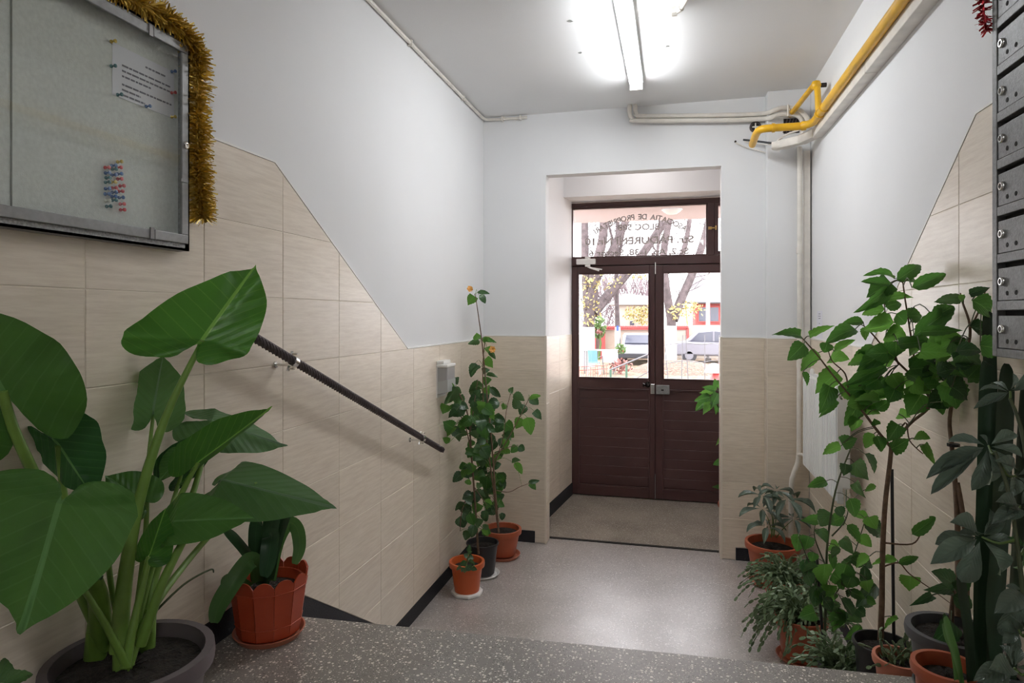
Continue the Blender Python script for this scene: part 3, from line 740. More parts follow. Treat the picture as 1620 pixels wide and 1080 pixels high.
# ------------------------------------------------------------------ handrail
hx = -1.228
hr = thing('handrail', 'dark twisted iron handrail sloping down the left wall', 'handrail', (hx, 2.5, 1.2))
a, b = onX(322, 487, hx), onX(700, 712, hx)
t = (b - a).normalized(); s = V((1, 0, 0)); u = t.cross(s)
nseg = 620; vs, fs = [], []; h = .0115
for i in range(nseg + 1):
    c = a.lerp(b, i / nseg); ph = i / nseg * (b - a).length / .038 * PI
    for k in range(8):
        an = ph + k * PI / 4; r = h * (1.27 if k % 2 == 0 else 1.0)
        vs.append(c + (s * math.cos(an) + u * math.sin(an)) * r)
for i in range(nseg):
    for k in range(8): fs.append((i * 8 + k, i * 8 + (k + 1) % 8, (i + 1) * 8 + (k + 1) % 8, (i + 1) * 8 + k))
fs += [tuple(range(8)), tuple(nseg * 8 + k for k in range(7, -1, -1))]
obj('twisted_bar', MB().add(vs, fs), M['iron'], hr)
obj('flat_bar', MB().obox((a + b) / 2 - u * .0105, (b - a) / 2, s * .009, u * .004), M['iron'], hr, bevel=.001)
for uu in (463, 668):
    q = onX(uu, 575 if uu == 463 else 690, hx)
    q = a + t * (q - a).dot(t)
    mb = MB().tube([q - t * .011, q + t * .011], .0195, 16)
    br = obj('clamp', mb, M['chrome'], hr, smooth=True, label='steel pipe clamp on the wall')
    mb = MB().tube([q + V((-.015, 0, -.012)), (q.x - .04, q.y, q.z - .012), (XL + .008, q.y, q.z - .012)], .005, 8).tube([(XL + .006, q.y, q.z - .012), (XL + .012, q.y, q.z - .012)], .012, 10)
    for sg_ in (1, -1): mb.tube([q + u * .016 * sg_ - s * .012, q + u * .034 * sg_ - s * .012], .006, 8).tube([q + u * .026 * sg_ - s * .014, q + u * .026 * sg_ + s * .010], .004, 6)
    obj('screw', mb, M['chrome'], br, smooth=True)

# ------------------------------------------------------------------ soap dispenser
sd = thing('soap_dispenser', 'wall dispenser with white lid and clear grey body beside the corner plant', 'dispenser', (XL + .008, 3.51, 1.12))
sx = XL + .008
obj('dispenser_body', MB().prism([(sx, 3.44, 1.125), (sx + .062, 3.45, 1.14), (sx + .066, 3.57, 1.14), (sx, 3.58, 1.125)], (0, 0, .155)), mat('smoky_clear_plastic', (.36, .355, .35), .15, spec=.6), sd, bevel=.006)
obj('dispenser_lid', MB().prism([(sx, 3.436, 1.28), (sx + .066, 3.446, 1.28), (sx + .070, 3.575, 1.28), (sx, 3.584, 1.28)], (0, 0, .018)).prism([(sx, 3.437, 1.298), (sx + .04, 3.45, 1.298), (sx + .04, 3.57, 1.298), (sx, 3.583, 1.298)], (0, 0, .02)), M['whitepl'], sd, bevel=.005)
obj('dispenser_back', MB().box((sx, 3.438, 1.11), (sx + .006, 3.582, 1.30)), M['whitepl'], sd)
obj('soap_level', MB().prism([(sx + .005, 3.439, 1.128), (sx + .064, 3.448, 1.142), (sx + .068, 3.572, 1.142), (sx + .005, 3.581, 1.128)], (0, 0, .07)), mat('pale_grey_soap', (.42, .43, .42), .2), sd)

# ------------------------------------------------------------------ small wall notice
pn = obj('wall_notice', MB().box((XR - .0015, 3.98, 1.44), (XR, 4.12, 1.60)), M['paper']); tag(pn, 'small white notice stuck on the right wall above the radiator', 'notice')
for i, (w_, z) in enumerate(((.05, 1.585), (.06, 1.572), (.045, 1.559), (.02, 1.53), (.06, 1.512), (.04, 1.499))):
    obj('printed_line', MB().box((XR - .0022, 4.05 - w_ / 2, z - .0035), (XR - .0014, 4.05 + w_ / 2, z)), M['ink'], pn)

# ------------------------------------------------------------------ notice board
bx0, bx1 = XL + .0085, -1.258
by0, by1, bz0, bz1 = .52, 1.474, 1.744, 2.302
nb = thing('notice_board', 'grey framed glass notice cabinet on the left wall', 'notice board', (bx0, 1.0, bz0))
tk = .006
obj('cabinet_tray', MB().box((bx0, by0, bz0), (bx1, by0 + tk, bz1)).box((bx0, by1 - tk, bz0), (bx1, by1, bz1)).box((bx0, by0, bz0), (bx1, by1, bz0 + tk)).box((bx0, by0, bz1 - tk), (bx1, by1, bz1))
    .box((bx1 - .004, by0, bz0), (bx1, by1, bz0 + .02)).box((bx1 - .004, by0, bz1 - .02), (bx1, by1, bz1)).box((bx1 - .004, by1 - .016, bz0), (bx1, by1, bz1)).box((bx1 - .004, by0, bz0), (bx1, by0 + .016, bz1)), M['greybox'], nb)
obj('back_panel', MB().box((bx0 + .002, by0 + tk, bz0 + tk), (bx0 + .007, by1 - tk, bz1 - tk)), M['cork'], nb)
obj('panel_seam', MB().tube([(bx0 + .007, onX(13, 100, bx0).y, z) for z in [bz0 + .03 + i * .05 for i in range(11)]], .0022, 5), M['seam'], nb, label='dark crack in the backing')
fw = .024; f0, f1, g0, g1 = by0 + .012, by1 - .012, bz0 + .017, bz1 - .014
fx0, fx1 = bx1, bx1 + .008
mb = MB().box((fx0, f0, g0), (fx1, f1, g0 + fw)).box((fx0, f0, g1 - fw), (fx1, f1, g1)).box((fx0, f1 - fw, g0 + fw), (fx1, f1, g1 - fw)).box((fx0, f0, g0 + fw), (fx1, f0 + fw, g1 - fw))
df = obj('door_frame', mb, M['silver'], nb, bevel=.002)
obj('glass_pane', MB().box((fx0 + .001, f0 + fw, g0 + fw), (fx0 + .004, f1 - fw, g1 - fw)), M['bglass'], nb)
q = onX(300, 232, fx1)
obj('lock', MB().lathe([(.010, 0), (.010, .003), (.007, .005), (.004, .005), (.004, .002), (0, .002)], V((fx1, f1 - .010, q.z)), 16, 'x'), M['chrome'], df, smooth=True, label='round chrome lock')
for uu, zz in ((238, g1), (240, g0)):
    yy = onX(uu, 100, fx1).y; s_ = -1 if zz == g1 else 1
    obj('corner_clip', MB().box((fx1 - .001, yy - .006, zz), (fx1 + .003, yy + .006, zz + s_ * (fw + .004))).box((fx1 - .001, yy + .008, zz), (fx1 + .003, yy + .011, zz + s_ * fw)), mat('dull_pewter', (.2, .19, .19), .45, .6), df)
obj('corner_clip', MB().box((fx1 - .001, f1 - fw - .006, onX(288, 285, fx1).z - .004), (fx1 + .003, f1 - .004, onX(288, 285, fx1).z + .004)), M['silver'], df)
# paper pinned inside
pw = bx0 + .0085
ny0, ny1, nz0, nz1 = onX(178, 100, pw).y, 1.452, 2.094, 2.218
np_ = obj('pinned_notice', MB().box((pw - .0012, ny0, nz0), (pw, ny1, nz1)), M['paper']); tag(np_, 'white printed notice pinned in the upper right of the notice board', 'notice')
lines = [(.115, 2.198, .07), (.02, 2.176, .165), (.02, 2.163, .168), (.02, 2.150, .095), (.02, 2.130, .17), (.02, 2.1175, .06), (.02, 2.105, .075)]
for s_, z, L in lines:
    mb = MB(); y = ny0 + .012 + s_ * .75; e = y + L * .93
    while y < e:
        w_ = random.uniform(.006, .02); mb.box((pw - .0002, y, z - .0042), (pw + .0006, min(e, y + w_), z)); y += w_ + .003
    obj('printed_line', mb, M['ink'], np_)
# pushpins, each a thing
PC = {'red': mat('red_pin_plastic', (.55, .03, .04), .3), 'blue': mat('blue_pin_plastic', (.02, .10, .30), .3), 'teal': mat('teal_pin_plastic', (.01, .12, .14), .3), 'yellow': mat('yellow_pin_plastic', (.55, .38, .03), .3), 'clear': mat('clear_pin_plastic', (.55, .56, .5), .2)}
def pin(u, v, colr, label, group):
    c = onX(150 + u / 3.274 - 3, 40 + v / 3.274, pw)
    mb = MB().lathe([(.0008, 0), (.0042, .001), (.0042, .003), (.0022, .005), (.0022, .010), (.0045, .0125), (.0045, .0145), (0, .0155)], c, 10, 'x')
    o = obj('push_pin', mb, PC[colr], smooth=True); tag(o, label, 'push pin', group)
od = ['topmost', 'second', 'third', 'fourth', 'fifth', 'sixth', 'seventh', 'eighth', 'ninth']
cols = {'left': [(60, 737, 'red'), (62, 765, 'blue'), (65, 790, 'teal'), (62, 813, 'teal'), (62, 846, 'blue'), (60, 874, 'blue'), (62, 908, 'clear'), (68, 938, 'teal')],
        'middle': [(95, 727, 'blue'), (97, 745, 'teal'), (95, 775, 'blue'), (93, 812, 'yellow'), (97, 843, 'red'), (97, 865, 'blue'), (95, 887, 'blue'), (97, 906, 'teal')],
        'right': [(125, 707, 'yellow'), (122, 737, 'red'), (125, 770, 'blue'), (125, 796, 'red'), (137, 832, 'red'), (130, 860, 'red'), (133, 892, 'blue'), (138, 926, 'red'), (140, 956, 'red')]}
for cn, l in cols.items():
    for i, (u, v, cc) in enumerate(l):
        pin(u, v, cc, f'{cc} push pin, {od[i]} down the {cn} row of the spare pins', 'spare push pins on the notice board')
for u, v, cc, w_ in ((92, 84, 'yellow', 'top left corner'), (92, 212, 'teal', 'left edge'), (125, 360, 'teal', 'bottom left corner'), (273, 420, 'blue', 'bottom edge'), (405, 475, 'yellow', 'bottom right corner'), (405, 350, 'red', 'lower right edge'), (405, 240, 'blue', 'upper right edge')):
    pin(u, v, cc, f'{cc} push pin holding the {w_} of the pinned notice', 'push pins holding the notice')
# gold tinsel
def tinsel(name, path, m, label, rad, n):
    path = bez(path, 14); mb = MB()
    mb.tube(path, .003, 5)
    for i in range(n):
        k = random.random() * (len(path) - 1.001); j = int(k); p = path[j].lerp(path[j + 1], k - j); t = (path[j + 1] - path[j]).normalized()
        o1 = t.orthogonal().normalized(); o1.rotate(Matrix.Rotation(random.random() * 2 * PI, 3, t))
        d = (o1 + t * random.uniform(-.55, .55)).normalized(); L = rad * random.uniform(.7, 1.25); w = random.uniform(.0012, .0026)
        s_ = d.cross(V((random.uniform(-1, 1), random.uniform(-1, 1), random.uniform(-1, 1)))).normalized() * w
        bend = V((random.uniform(-.3, .3), random.uniform(-.3, .3), -.25)) * L * .4
        a, b, c = p, p + d * L * .55 + bend * .2, p + d * L + bend
        mb.add([a - s_, a + s_, b + s_, b - s_, c + s_ * .8, c - s_ * .8], [(0, 1, 2, 3), (3, 2, 4, 5)])
    o = obj(name, mb, m); return tag(o, label, 'tinsel')
xt = -1.258
tinsel('tinsel_garland', [V((xt, .62, 2.335)), V((xt, 1.0, 2.325)), V((xt, 1.25, 2.33)), V((xt, 1.42, 2.325)), V((xt, 1.50, 2.27)), V((xt + .0, 1.505, 2.1)), V((xt, 1.51, 1.95)), V((xt, 1.525, 1.84))], M['gold'], 'gold tinsel garland draped over the notice board and down its side', .036, 5200)
tinsel('tinsel_strand', [V((.70, 1.735, 2.42)), V((.705, 1.74, 2.30)), V((.71, 1.735, 2.235))], M['redtin'], 'small red tinsel strand at the mailbox edge near the ceiling', .017, 220)

# ------------------------------------------------------------------ mailboxes
mxf, my1, my0, mz0 = .716, 1.722, .70, 1.478
mbx = thing('mailbox_cabinet', 'grey hammered steel mailbox block on the right wall', 'mailboxes', (XR, 1.2, mz0))
nr, pitch, dh = 11, .107, .073
mz1 = mz0 + .019 + nr * pitch
obj('cabinet_body', MB().box((mxf + .022, my0, mz0), (XR - .002, my1, mz1)), M['hammer'], mbx, bevel=.002)
bars = MB().box((mxf, my1 - .022, mz0), (mxf + .024, my1, mz1)).box((mxf, my0, mz0), (mxf + .024, my0 + .02, mz1)).box((mxf, 1.195, mz0), (mxf + .024, 1.225, mz1)).box((mxf + .0002, my0 + .0201, mz0), (mxf + .0235, my1 - .0221, mz0 + .019))
for r in range(nr): bars.box((mxf + .0003, my0 + .0201, mz0 + .019 + r * pitch + .086), (mxf + .0235, my1 - .0221, mz0 + .019 + (r + 1) * pitch))
obj('cabinet_frame', bars, M['hammer'], mbx, bevel=.0015)
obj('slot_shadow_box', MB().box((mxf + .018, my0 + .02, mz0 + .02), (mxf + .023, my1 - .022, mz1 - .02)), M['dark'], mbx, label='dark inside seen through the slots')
for r in range(nr):
    for (ya, yb) in ((1.227, my1 - .024), (my0 + .022, 1.193)):
        z = mz0 + .020 + r * pitch
        d = obj('door', MB().box((mxf + .002, ya, z), (mxf + .008, yb, z + dh)), M['hammer'], mbx, bevel=.0015)
        obj('lock', MB().lathe([(.0105, 0), (.0105, .004), (.0085, .0065), (.0062, .0065), (.0062, .004), (0, .0045)], (0, 0, 0), 14, 'x'), M['chrome'], d, smooth=True, label='round chrome lock')
        lk = [c for c in d.children][-1]
        for vt in lk.data.vertices: vt.co = V((mxf + .002 - (vt.co.x + ORG[mbx.name].x), vt.co.y + ORG[mbx.name].y + yb - .022, vt.co.z + ORG[mbx.name].z + z + .043)) - ORG[mbx.name]
        lk.data.flip_normals()
        obj('key_slot', MB().box((mxf - .0035, yb - .0235, z + .038), (mxf - .002, yb - .0205, z + .048)), M['dark'], d)
        for yy in (.042, .080):
            c = V((mxf + .0012, yb - yy, z + .016))
            obj('peep_hole', MB().lathe([(.0052, 0), (.0052, .0015)], c, 10, 'x'), M['dark'], d)

# ------------------------------------------------------------------ plants: helpers
def basis(B, T, N, w, zs=1.0):
    y = T - B; L = y.length; y = y / L
    z = N - y * N.dot(y); z = z.normalized() if z.length > 1e-5 else y.orthogonal().normalized()
    x = y.cross(z)
    m = Matrix.Identity(4)
    for i, (c, s_) in enumerate(((x, w), (y, L), (z, L * zs))):
        for r in range(3): m[r][i] = c[r] * s_
    for r in range(3): m[r][3] = B[r]
    return m
HALF = [(0, 1), (.09, .93), (.34, .80), (.66, .60), (.88, .36), (.98, .1), (1.0, -.14), (.93, -.5), (.73, -.84), (.45, -1.0), (.2, -.86), (.07, -.45), (0, -.1)]
def heart(parent, B, T, N, wl, wr, lobe, m, fold=.15, arch=.12, wave=.05, name='leaf', seed=0, d=1.4, roll=0, skew=0):
    """broad arrow-shaped leaf: B petiole junction, T tip (u,v,d); widths and lobe length in pixels at depth d"""
    B, T, N = P(*B), P(*T), camdir(*N)
    L = (T - B).length; wl, wr, lobe = px(wl, d), px(wr, d), px(lobe, d)
    M4 = basis(B, T, N, 1); ex, ey, ez = [V((M4[0][i], M4[1][i], M4[2][i])).normalized() for i in range(3)]
    half = [V((p[0], p[1], 0)) for p in bez([(a, b, 0) for a, b in HALF], 3)]
    ring = [(p.x, p.y) for p in half] + [(-p.x, p.y) for p in reversed(half[1:-1])]
    rr = random.Random(seed); ph = [rr.uniform(0, 6) for _ in range(3)]
    rho = [0, .12, .28, .46, .64, .80, .92, 1.0]
    mb = MB(); vs = []; fs = []; n = len(ring)
    for q in rho:
        for k, (a, b) in enumerate(ring):
            x = a * q * (wr if a > 0 else wl); y = b * q * (L if b > 0 else lobe)
            y += skew * x; ang = 2 * PI * k / n
            W_ = max(wl, wr)
            wv = wave * W_ * q ** 2.5 * (math.sin(7 * ang + ph[0]) * .5 + math.sin(13 * ang + ph[1]) * .35)
            rib = .010 * W_ * q * math.sin((b * q * (1 if b > 0 else .5) - abs(a * q) * .5) * 6.5 * 2 * PI)
            t = b * q
            z = fold * abs(x) - roll * x * x / W_ + arch * L * (1 - t * t) * (1 if t > 0 else 1 - 1.2 * abs(t)) - arch * L + wv + rib
            if t > 0: z += arch * L * t * t
            vs.append(B + ex * x + ey * y + ez * z)
            mb.uv[len(vs) - 1] = (.5 + a * q * .5, b * q if b > 0 else b * q * .5)
    for i in range(len(rho) - 1):
        for k in range(n):
            k2 = (k + 1) % n
            fs.append((i * n + k2, i * n + k, (i + 1) * n + k, (i + 1) * n + k2))
    mb.v = vs; mb.f = fs
    return obj(name, mb, m, parent, smooth=True, ang=180)
def stalk(parent, pts, r0, r1, m=None, name='petiole', n=10, label=None):
    pts = bez([P(*p) if isinstance(p, tuple) else V(p) for p in pts], 6)
    return obj(name, MB().tube(pts, [r0, r1], n), m or M['petiole'], parent, smooth=True, ang=80, label=label)
def unit_leaf(name, m, prof, arch, fold, ser, rows=12, seed=0, twist=0):
    rr = random.Random(seed); vs = []; fs = []; mb = MB()
    for i in range(rows + 1):
        t = i / rows; w = prof(t) * .5
        if 0 < i < rows: w *= 1 + (ser if i % 2 else -ser)
        z0 = arch * 4 * t * (1 - t)
        for j, x in enumerate((-1, -.5, 0, .5, 1)):
            vs.append(V((x * w, t, z0 + fold * abs(x) * w + twist * x * w * (t - .3) + (rr.uniform(-.02, .02) if abs(x) == 1 else 0))))
            mb.uv[len(vs) - 1] = (.5 + x * .5, t)
    for i in range(rows):
        for j in range(4):
            a = i * 5 + j; fs.append((a, a + 1, a + 6, a + 5))
    mb.v, mb.f = vs, fs
    me = bpy.data.meshes.new(name); me.from_pydata([tuple(v) for v in vs], [], fs)
    l = me.uv_layers.new(name='UVMap')
    for lp in me.loops: l.data[lp.index].uv = mb.uv[lp.vertex_index]
    me.polygons.foreach_set('use_smooth', [True] * len(me.polygons)); me.materials.append(m); me.update()
    return me
ovate = lambda t: max(.0, math.sin(PI * min(1, t ** .62)) ** .75) if 0 < t < 1 else 0
cord = lambda t: (0.35 + .65 * math.sin(PI * min(1, (t * .72 + .28))) ** 1.0) * (1 - t ** 3.2) ** .9 if t < 1 else 0
lance = lambda t: math.sin(PI * t ** .85) ** .9 if 0 < t < 1 else 0
obov = lambda t: (math.sin(PI * t ** 1.35)) ** .8 if 0 < t < 1 else 0
HIB = [unit_leaf('leaf', M['hib'], p, a, f, s_, seed=i, twist=tw) for i, (p, a, f, s_, tw) in enumerate(((ovate, .06, .25, .05, .2), (cord, .09, .2, .05, -.2), (ovate, .13, .3, .05, .4), (cord, .03, .15, .06, .1)))]
HIBD = [unit_leaf('leaf', M['hibd'], p, a, f, s_, seed=i + 9, twist=tw) for i, (p, a, f, s_, tw) in enumerate(((ovate, .08, .25, .05, -.2), (cord, .1, .2, .05, .3), (ovate, .15, .3, .05, .1)))]
SCH = [unit_leaf('leaflet', M['schef'], obov, a, .3, 0, rows=9, seed=i, twist=tw) for i, (a, tw) in enumerate(((.08, .1), (.14, -.2), (.18, .2)))]
LAN = [unit_leaf('leaf', M['hibd'], lance, .1, .3, .03, rows=8, seed=4)]
def nearest(paths, p, zmax=None):
    best = None
    for pl in paths:
        for a, b in zip(pl, pl[1:]):
            ab = b - a; t = max(0, min(1, (p - a).dot(ab) / max(ab.length_squared, 1e-9))); q = a + ab * t
            dd = (p - q).length
            if best is None or dd < best[0]: best = (dd, q)
    return best[1]
def lim(u, v):                      # keep leaves clear of the side walls
    r = ray(u, v).x; return (.775 / r) if r > 0 else (-1.265 / r) if r < 0 else 9
def leaves(root, meshes, lst, paths, d_of, rnd, cv=None, pet=.0012, dj=.05, up=.5, twigs=None):
    """lst of (base u,v, tip u,v, width px); petioles run to the nearest branch"""
    tw = twigs if twigs is not None else MB()
    for (u0, v0, u1, v1, w) in lst:
        if cv: u0, v0 = cv(u0, v0); u1, v1 = cv(u1, v1); w = w / 2.842
        d = d_of(u0, v0) + rnd.uniform(-dj, dj)
        d = min(d, lim(u0, v0), lim(u1, v1)); B = P(u0, v0, d); foreshort = rnd.uniform(-.25, .25) * math.hypot(u1 - u0, v1 - v0) * d / FPX
        T = P(u1, v1, min(d + foreshort, lim(u1, v1) + .01))
        L = (T - B).length; W_ = min(px(w, d) * 1.3, L * 1.25)
        N = camdir(rnd.uniform(-.4, .4), up + rnd.uniform(-.4, .25), -.9 if rnd.random() < .62 else .9)
        place('leaf', rnd.choice(meshes), basis(B, T, N, W_), root)
        q = nearest(paths, B)
        if .004 < (q - B).length < .35:
            mid = (q + B) / 2 + V((0, 0, .12 * (q - B).length)); tw.tube(bez([q, mid, B], 3), pet, 4, False)
    return tw
def branchset(root, brs, m, name='branch'):
    out = []
    for pts, r0, r1 in brs:
        pl = bez([P(p[0], p[1], min(p[2], .785 / max(ray(p[0], p[1]).x, .2))) for p in pts], 5); out.append(pl)
        obj(name, MB().tube(pl, [r0, r1], 7), m, root, smooth=True, ang=80)
    return out
def pot(root, c, z0, rt, rb, h, m, rim=.012, rimh=.02, soil=.03, name='pot', label=None):
    x, y = c; t = .004
    prof = [(rb, 0), (rb + (rt - rim * .8 - rb) * .96, h - rimh), (rt, h - rimh), (rt + .002, h - rimh * .5), (rt, h), (rt - rim, h), (rt - rim - t, h - rimh), (rb - t, .012), (0, .012)]
    obj(name, MB().lathe(prof, (x, y, z0), 40), m, root, smooth=True, label=label)
    rs = rb - t + (rt - rim - t - rb + t) * (h - soil) / h
    s_ = MB(); vs = []; fs = []; n = 28
    for k, q in enumerate((0, .35, .7, 1)):
        for i in range(n):
            a = 2 * PI * i / n; vs.append(V((x + rs * q * math.cos(a), y + rs * q * math.sin(a), z0 + h - soil + (0 if q == 1 else random.uniform(-.003, .009)))))
    for k in range(3):
        for i in range(n): fs.append((k * n + i, (k + 1) * n + i, (k + 1) * n + (i + 1) % n, k * n + (i + 1) % n))
    obj('soil', MB().add(vs, fs), M['soil'], root, smooth=True, ang=180)
def saucer(c, z, r, h, m, label, group=None):
    x, y = c
    o = obj('plant_saucer', MB().lathe([(r * .86, 0), (r, h), (r - .004, h), (r * .84, .004), (0, .004)], (x, y, z), 36), m, smooth=True)
    return tag(o, label, 'saucer', group)

# ------------------------------------------------------------------ elephant ear plant (left foreground)
ac, az, ah = (-1.122, 1.142), ZL, .237
al = thing('elephant_ear_plant', 'large elephant ear plant with broad arrow leaves in a grey-mauve pot', 'plant', (*ac, az))
pot(al, ac, az, .163, .118, ah, M['mauve'], rim=.018, rimh=.034, soil=.03)
A_ = M['alo']; G_ = M['alog']; Y_ = M['alob']
st = [([(188, 1030, 1.38), (196, 930, 1.39), (218, 800, 1.42), (262, 660, 1.46), (321, 538, 1.50)], .019, .0055),
      ([(212, 1000, 1.46), (230, 850, 1.53), (234, 740, 1.59), (243, 652, 1.62)], .007, .004),
      ([(205, 1030, 1.42), (245, 880, 1.47), (290, 775, 1.51), (313, 732, 1.52)], .010, .005),
      ([(236, 1000, 1.45), (246, 905, 1.49), (300, 795, 1.60), (336, 668, 1.74)], .013, .005),
      ([(204, 1052, 1.38), (240, 965, 1.46), (318, 862, 1.66), (390, 790, 1.78), (405, 764, 1.765)], .010, .0045),
      ([(222, 1020, 1.40), (258, 920, 1.42), (290, 856, 1.45), (304, 834, 1.475)], .012, .006),
      ([(198, 1055, 1.36), (212, 985, 1.38), (236, 880, 1.42)], .011, .006),
      ([(160, 1020, 1.43), (156, 950, 1.38), (142, 905, 1.31), (112, 840, 1.20), (98, 801, 1.146)], .024, .010),
      ([(170, 1025, 1.43), (112, 900, 1.36), (62, 770, 1.28), (22, 680, 1.22), (4, 618, 1.185)], .014, .008),
      ([(176, 1010, 1.44), (140, 900, 1.44), (105, 800, 1.40), (92, 705, 1.35)], .010, .006),
      ([(200, 1052, 1.36), (168, 990, 1.33), (128, 925, 1.29)], .009, .005),
      ([(190, 1000, 1.48), (172, 880, 1.49), (200, 800, 1.49), (222, 790, 1.45)], .007, .004),
      ([(230, 990, 1.46), (255, 860, 1.53), (290, 740, 1.62)], .009, .004)]
for i, (p, a, b) in enumerate(st): stalk(al, p, a, b, name='petiole')
stalk(al, [(238, 975, 1.45), (290, 925, 1.50), (332, 901, 1.55), (338, 905, 1.56)], .0028, .0016, M['darkstem'], label='thin dry twig')
for a, b, r in (((150, 1040, 1.43), (156, 960, 1.40), .024), ((196, 1050, 1.38), (192, 990, 1.385), .022), ((232, 1020, 1.46), (238, 960, 1.46), .018)):
    obj('stem_base', MB().tube(bez([P(*a) + V((0, 0, -.02)), P(*a).lerp(P(*b), .5), P(*b)], 4), [r, r * .7], 12), M['petiole'], al, smooth=True)
heart(al, (321, 537, 1.50), (405, 418, 1.60), (.15, .38, .92), 68, 108, 46, Y_, fold=.12, arch=.10, wave=.085, seed=1, d=1.52, skew=-.34)
heart(al, (243, 645, 1.60), (258, 560, 1.63), (-.15, .2, -1), 54, 58, 36, G_, fold=.10, arch=.05, wave=.06, seed=2, d=1.63)
heart(al, (336, 664, 1.74), (455, 706, 1.80), (.1, .9, -.45), 42, 52, 46, G_, fold=-.25, arch=.12, wave=.06, seed=3, d=1.75)
heart(al, (313, 732, 1.52), (432, 643, 1.62), (-.1, .75, .55), 50, 46, 40, Y_, fold=.45, arch=.06, wave=.04, seed=4, d=1.54)
heart(al, (352, 758, 1.76), (533, 803, 1.72), (.10, .80, -.5), 58, 62, 36, G_, fold=-.22, arch=.16, wave=.05, seed=5, d=1.74)
heart(al, (276, 824, 1.46), (403, 819, 1.47), (.0, .66, -.7), 46, 44, 24, A_, fold=.12, arch=.10, wave=.05, seed=6, d=1.46)
heart(al, (237, 876, 1.42), (262, 803, 1.44), (.25, .2, .9), 32, 34, 16, Y_, fold=.3, arch=.08, wave=.04, seed=7, d=1.43)
heart(al, (94, 796, 1.13), (34, 1003, 1.09), (.05, .42, -.9), 128, 140, 42, A_, fold=.06, arch=.09, wave=.06, seed=8, d=1.13)
heart(al, (4, 617, 1.185), (-78, 470, 1.10), (.35, .35, -.85), 130, 105, 118, A_, fold=.12, arch=.05, wave=.09, seed=9, d=1.18)
heart(al, (92, 703, 1.35), (150, 790, 1.36), (-.3, .6, .6), 50, 62, 48, A_, fold=.25, arch=.10, wave=.07, seed=10, d=1.36)
heart(al, (222, 790, 1.45), (166, 752, 1.44), (.1, .5, -.7), 40, 38, 22, A_, fold=.2, arch=.1, wave=.06, seed=11, d=1.49)
heart(al, (128, 925, 1.29), (62, 970, 1.25), (.1, .7, .5), 30, 30, 30, G_, fold=.1, arch=.08, wave=.06, seed=12, d=1.27)
heart(al, (290, 738, 1.62), (345, 690, 1.66), (.1, .6, .55), 36, 42, 38, A_, fold=.2, arch=.08, wave=.05, seed=13, d=1.62)
heart(al, (282, 725, 1.56), (252, 760, 1.53), (-.1, .5, -.7), 24, 24, 18, A_, fold=.2, arch=.1, wave=.05, seed=14, d=1.55)

# ------------------------------------------------------------------ clivia in the scalloped red-brown pot
cc, cz, ch_ = (-1.180, 1.715), ZL + .018, .178
cl_ = thing('strap_leaf_plant', 'strap leaved plant in a scalloped red-brown stave pot on the landing', 'plant', (*cc, cz))
ns = 12
obj('pot', MB().lathe([(.088, .0), (.100, ch_ - .03), (.094, ch_ - .03), (.082, .01), (0, .01)], (*cc, cz), 24), M['rust'], cl_, smooth=True)
for k in range(ns):
    a0, a1 = 2 * PI * k / ns + .008 + .2, 2 * PI * (k + 1) / ns - .008 + .2
    rb, rt = .088, .113; n = 7; front = []
    for j in range(n):
        t = j / (n - 1); front.append((t, ch_ - .018 + .018 * math.sin(PI * t) ** .6))
    def pp_(t, z, off): 
        r = rb + (rt - rb) * z / ch_ + off
        p = V((math.cos(a0), math.sin(a0), 0)).lerp(V((math.cos(a1), math.sin(a1), 0)), t) * r
        return V((cc[0], cc[1], cz + z)) + p
    vs = []
    for off in (.003, -.002):
        vs += [pp_(0, 0, off), pp_(1, 0, off)] + [pp_(t, z, off) for t, z in reversed(front)]
    m_ = len(vs) // 2
    fs = [tuple(range(m_)), tuple(range(2 * m_ - 1, m_ - 1, -1))] + [(i, m_ + i, m_ + (i + 1) % m_, (i + 1) % m_) for i in range(m_)]
    obj('stave', MB().add(vs, fs), M['rust'], cl_)
for z in (.034, .138):
    r = .088 + .025 * z / ch_ + .003
    obj('band', MB().tube([V((cc[0] + r * math.cos(a), cc[1] + r * math.sin(a), cz + z)) for a in [2 * PI * (i / ns) + .2 for i in range(ns + 1)]], .0022, 6), M['rust'], cl_)
rs = .092
obj('soil', MB().lathe([(rs, 0), (rs * .5, .008), (0, .004)], (*cc, cz + ch_ - .06), 20, caps=False), M['soil'], cl_, smooth=True)
def strap(parent, pts, w, m, nrm=(0, .2, -1), name='leaf', d=1.9, taper=.5):
    pl = bez([P(*p) for p in pts], 6); n = len(pl)
    ws = [px(w, d) * (min(1, .62 + i / n * 1.1) if i < n * .45 else 1) * (1 if i < n * .62 else max(.06, math.cos((i - n * .62) / (n * .38) * PI / 2) ** taper)) for i in range(n)]
    mb = MB().ribbon(pl, ws, camdir(*nrm)); return obj(name, mb, m, parent, smooth=True, ang=180)
